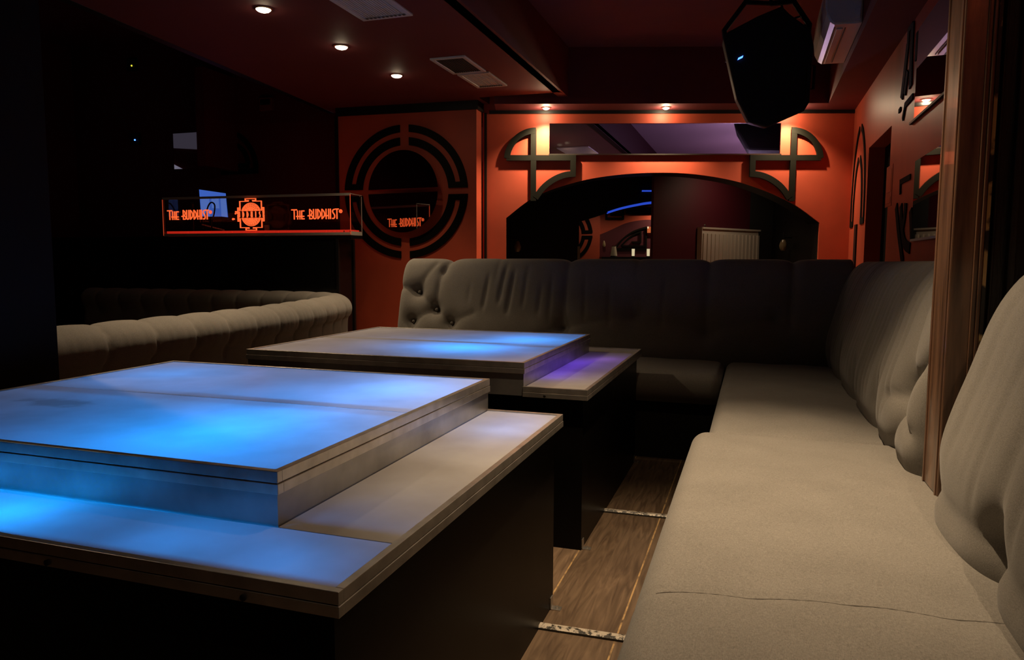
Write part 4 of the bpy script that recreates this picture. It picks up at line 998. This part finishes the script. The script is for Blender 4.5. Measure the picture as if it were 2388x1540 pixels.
obj('glass', MB().pbox(2.05, 2.145, -.07, -.03, 1.425, 1.51, G2), emit_mat('orange_glow', (.75, .17, .05), .6), t)
obj('bulb', MB().pbox(2.048, 2.062, -.075, -.068, 1.485, 1.512, G2), emit_mat('hot_spot', (1, .75, .45), 1.2), t)
for a, lab in ((1.818, 'left of the two pale lit candle glasses on the ledge beyond the arch'), (2.030, 'right of the two pale lit candle glasses on the ledge beyond the arch')):
    t = thing('candle_glass', lab, 'candle', G2(a, -.30, 1.08), 'lit candle glasses beyond the arch')
    obj('glass', MB().lathe([(.020, 0), (.022, .1)], G2(a, -.30, 1.088), 14), emit_mat('candle_glow', (.85, .70, .42), .75), t, smooth='auto')
    obj('foot', MB().lathe([(.028, -.012), (.024, 0)], G2(a, -.30, 1.087), 14), BLACK, t)
tag(obj('ledge', MB().pbox(1.36, 2.9, -.42, -.03, 1.03, 1.074, G2), pmat('dark_ledge', (.02, .018, .015), .5)), 'dark ledge carrying the candle glasses in the room beyond the arch', 'shelf')
t = thing('table_lamp', 'small tapered table lamp standing left of the candle glasses beyond the arch', 'lamp', G2(1.55, -.25, 1.08))
obj('shade', MB().lathe([(.050, 0), (.030, .13), (.036, .14)], G2(1.55, -.25, 1.09), 16), pmat('pale_lamp_shade', (.30, .25, .18), .6), t, smooth='auto')
obj('foot', MB().lathe([(.05, -.016), (.045, 0)], G2(1.55, -.25, 1.09), 14), BLACK, t)
t = thing('wall_sconce', 'tiny unlit teardrop wall lamp beside the column beyond the arch', 'wall lamp', G2(1.425, -.08, 1.23))
obj('glass_shade', MB().lathe([(.014, 0), (.024, .02), (.02, .05), (.006, .09)], G2(1.425, -.08, 1.22), 14), pmat('amber_glass_small', (.30, .22, .12), .3), t, smooth='auto')
obj('stem', MB().tube([G2(1.425, -.08, 1.24), G2(1.425, -.031, 1.24)], .005, 8), CHROME, t)
tag(obj('door_frame_strip', MB().pbox(.885, .912, 1.285, 1.30, 0, 1.17, F), pmat('pale_strip', (.35, .28, .2), .5)), 'short pale edging strip on the dark jamb of the inner arch', 'edging')
spot('alcove_fill', F(2.45, .36, 1.90), 7, 150, 1, aim=F(2.2, .95, 1.1))  # unseen fill added to brighten the radiator and wine wall
spot('beyond_lamp', F(2.35, 3.70, 1.92), 26, 150, .6); spot('beyond_lamp', F(1.35, 3.35, 1.91), 5, 150, .6)

# ================================================================== WORLD AND CAMERA
w = bpy.data.worlds.new('dark'); S.world = w; w.use_nodes = True
w.node_tree.nodes['Background'].inputs[0].default_value = (.6, .25, .3, 1); w.node_tree.nodes['Background'].inputs[1].default_value = .0
f_px, pitch, roll, yaw = 1692., .0938, .0036, .3200
cy, sy = math.cos(yaw), math.sin(yaw)
fw = Vector((-sy*math.cos(pitch), cy*math.cos(pitch), -math.sin(pitch))); r = Vector((cy, sy, 0)); u = r.cross(fw)
r2 = r*math.cos(roll)+u*math.sin(roll); u2 = -r*math.sin(roll)+u*math.cos(roll)
cam = bpy.data.cameras.new('camera'); cam.sensor_width = 36; cam.lens = 36*f_px/2388; cam.clip_start = .02
co = bpy.data.objects.new('camera', cam); COL.objects.link(co)
M = Matrix((r2, u2, -fw)).transposed().to_4x4(); M.translation = (0, 0, 1); co.matrix_world = M
S.camera = co
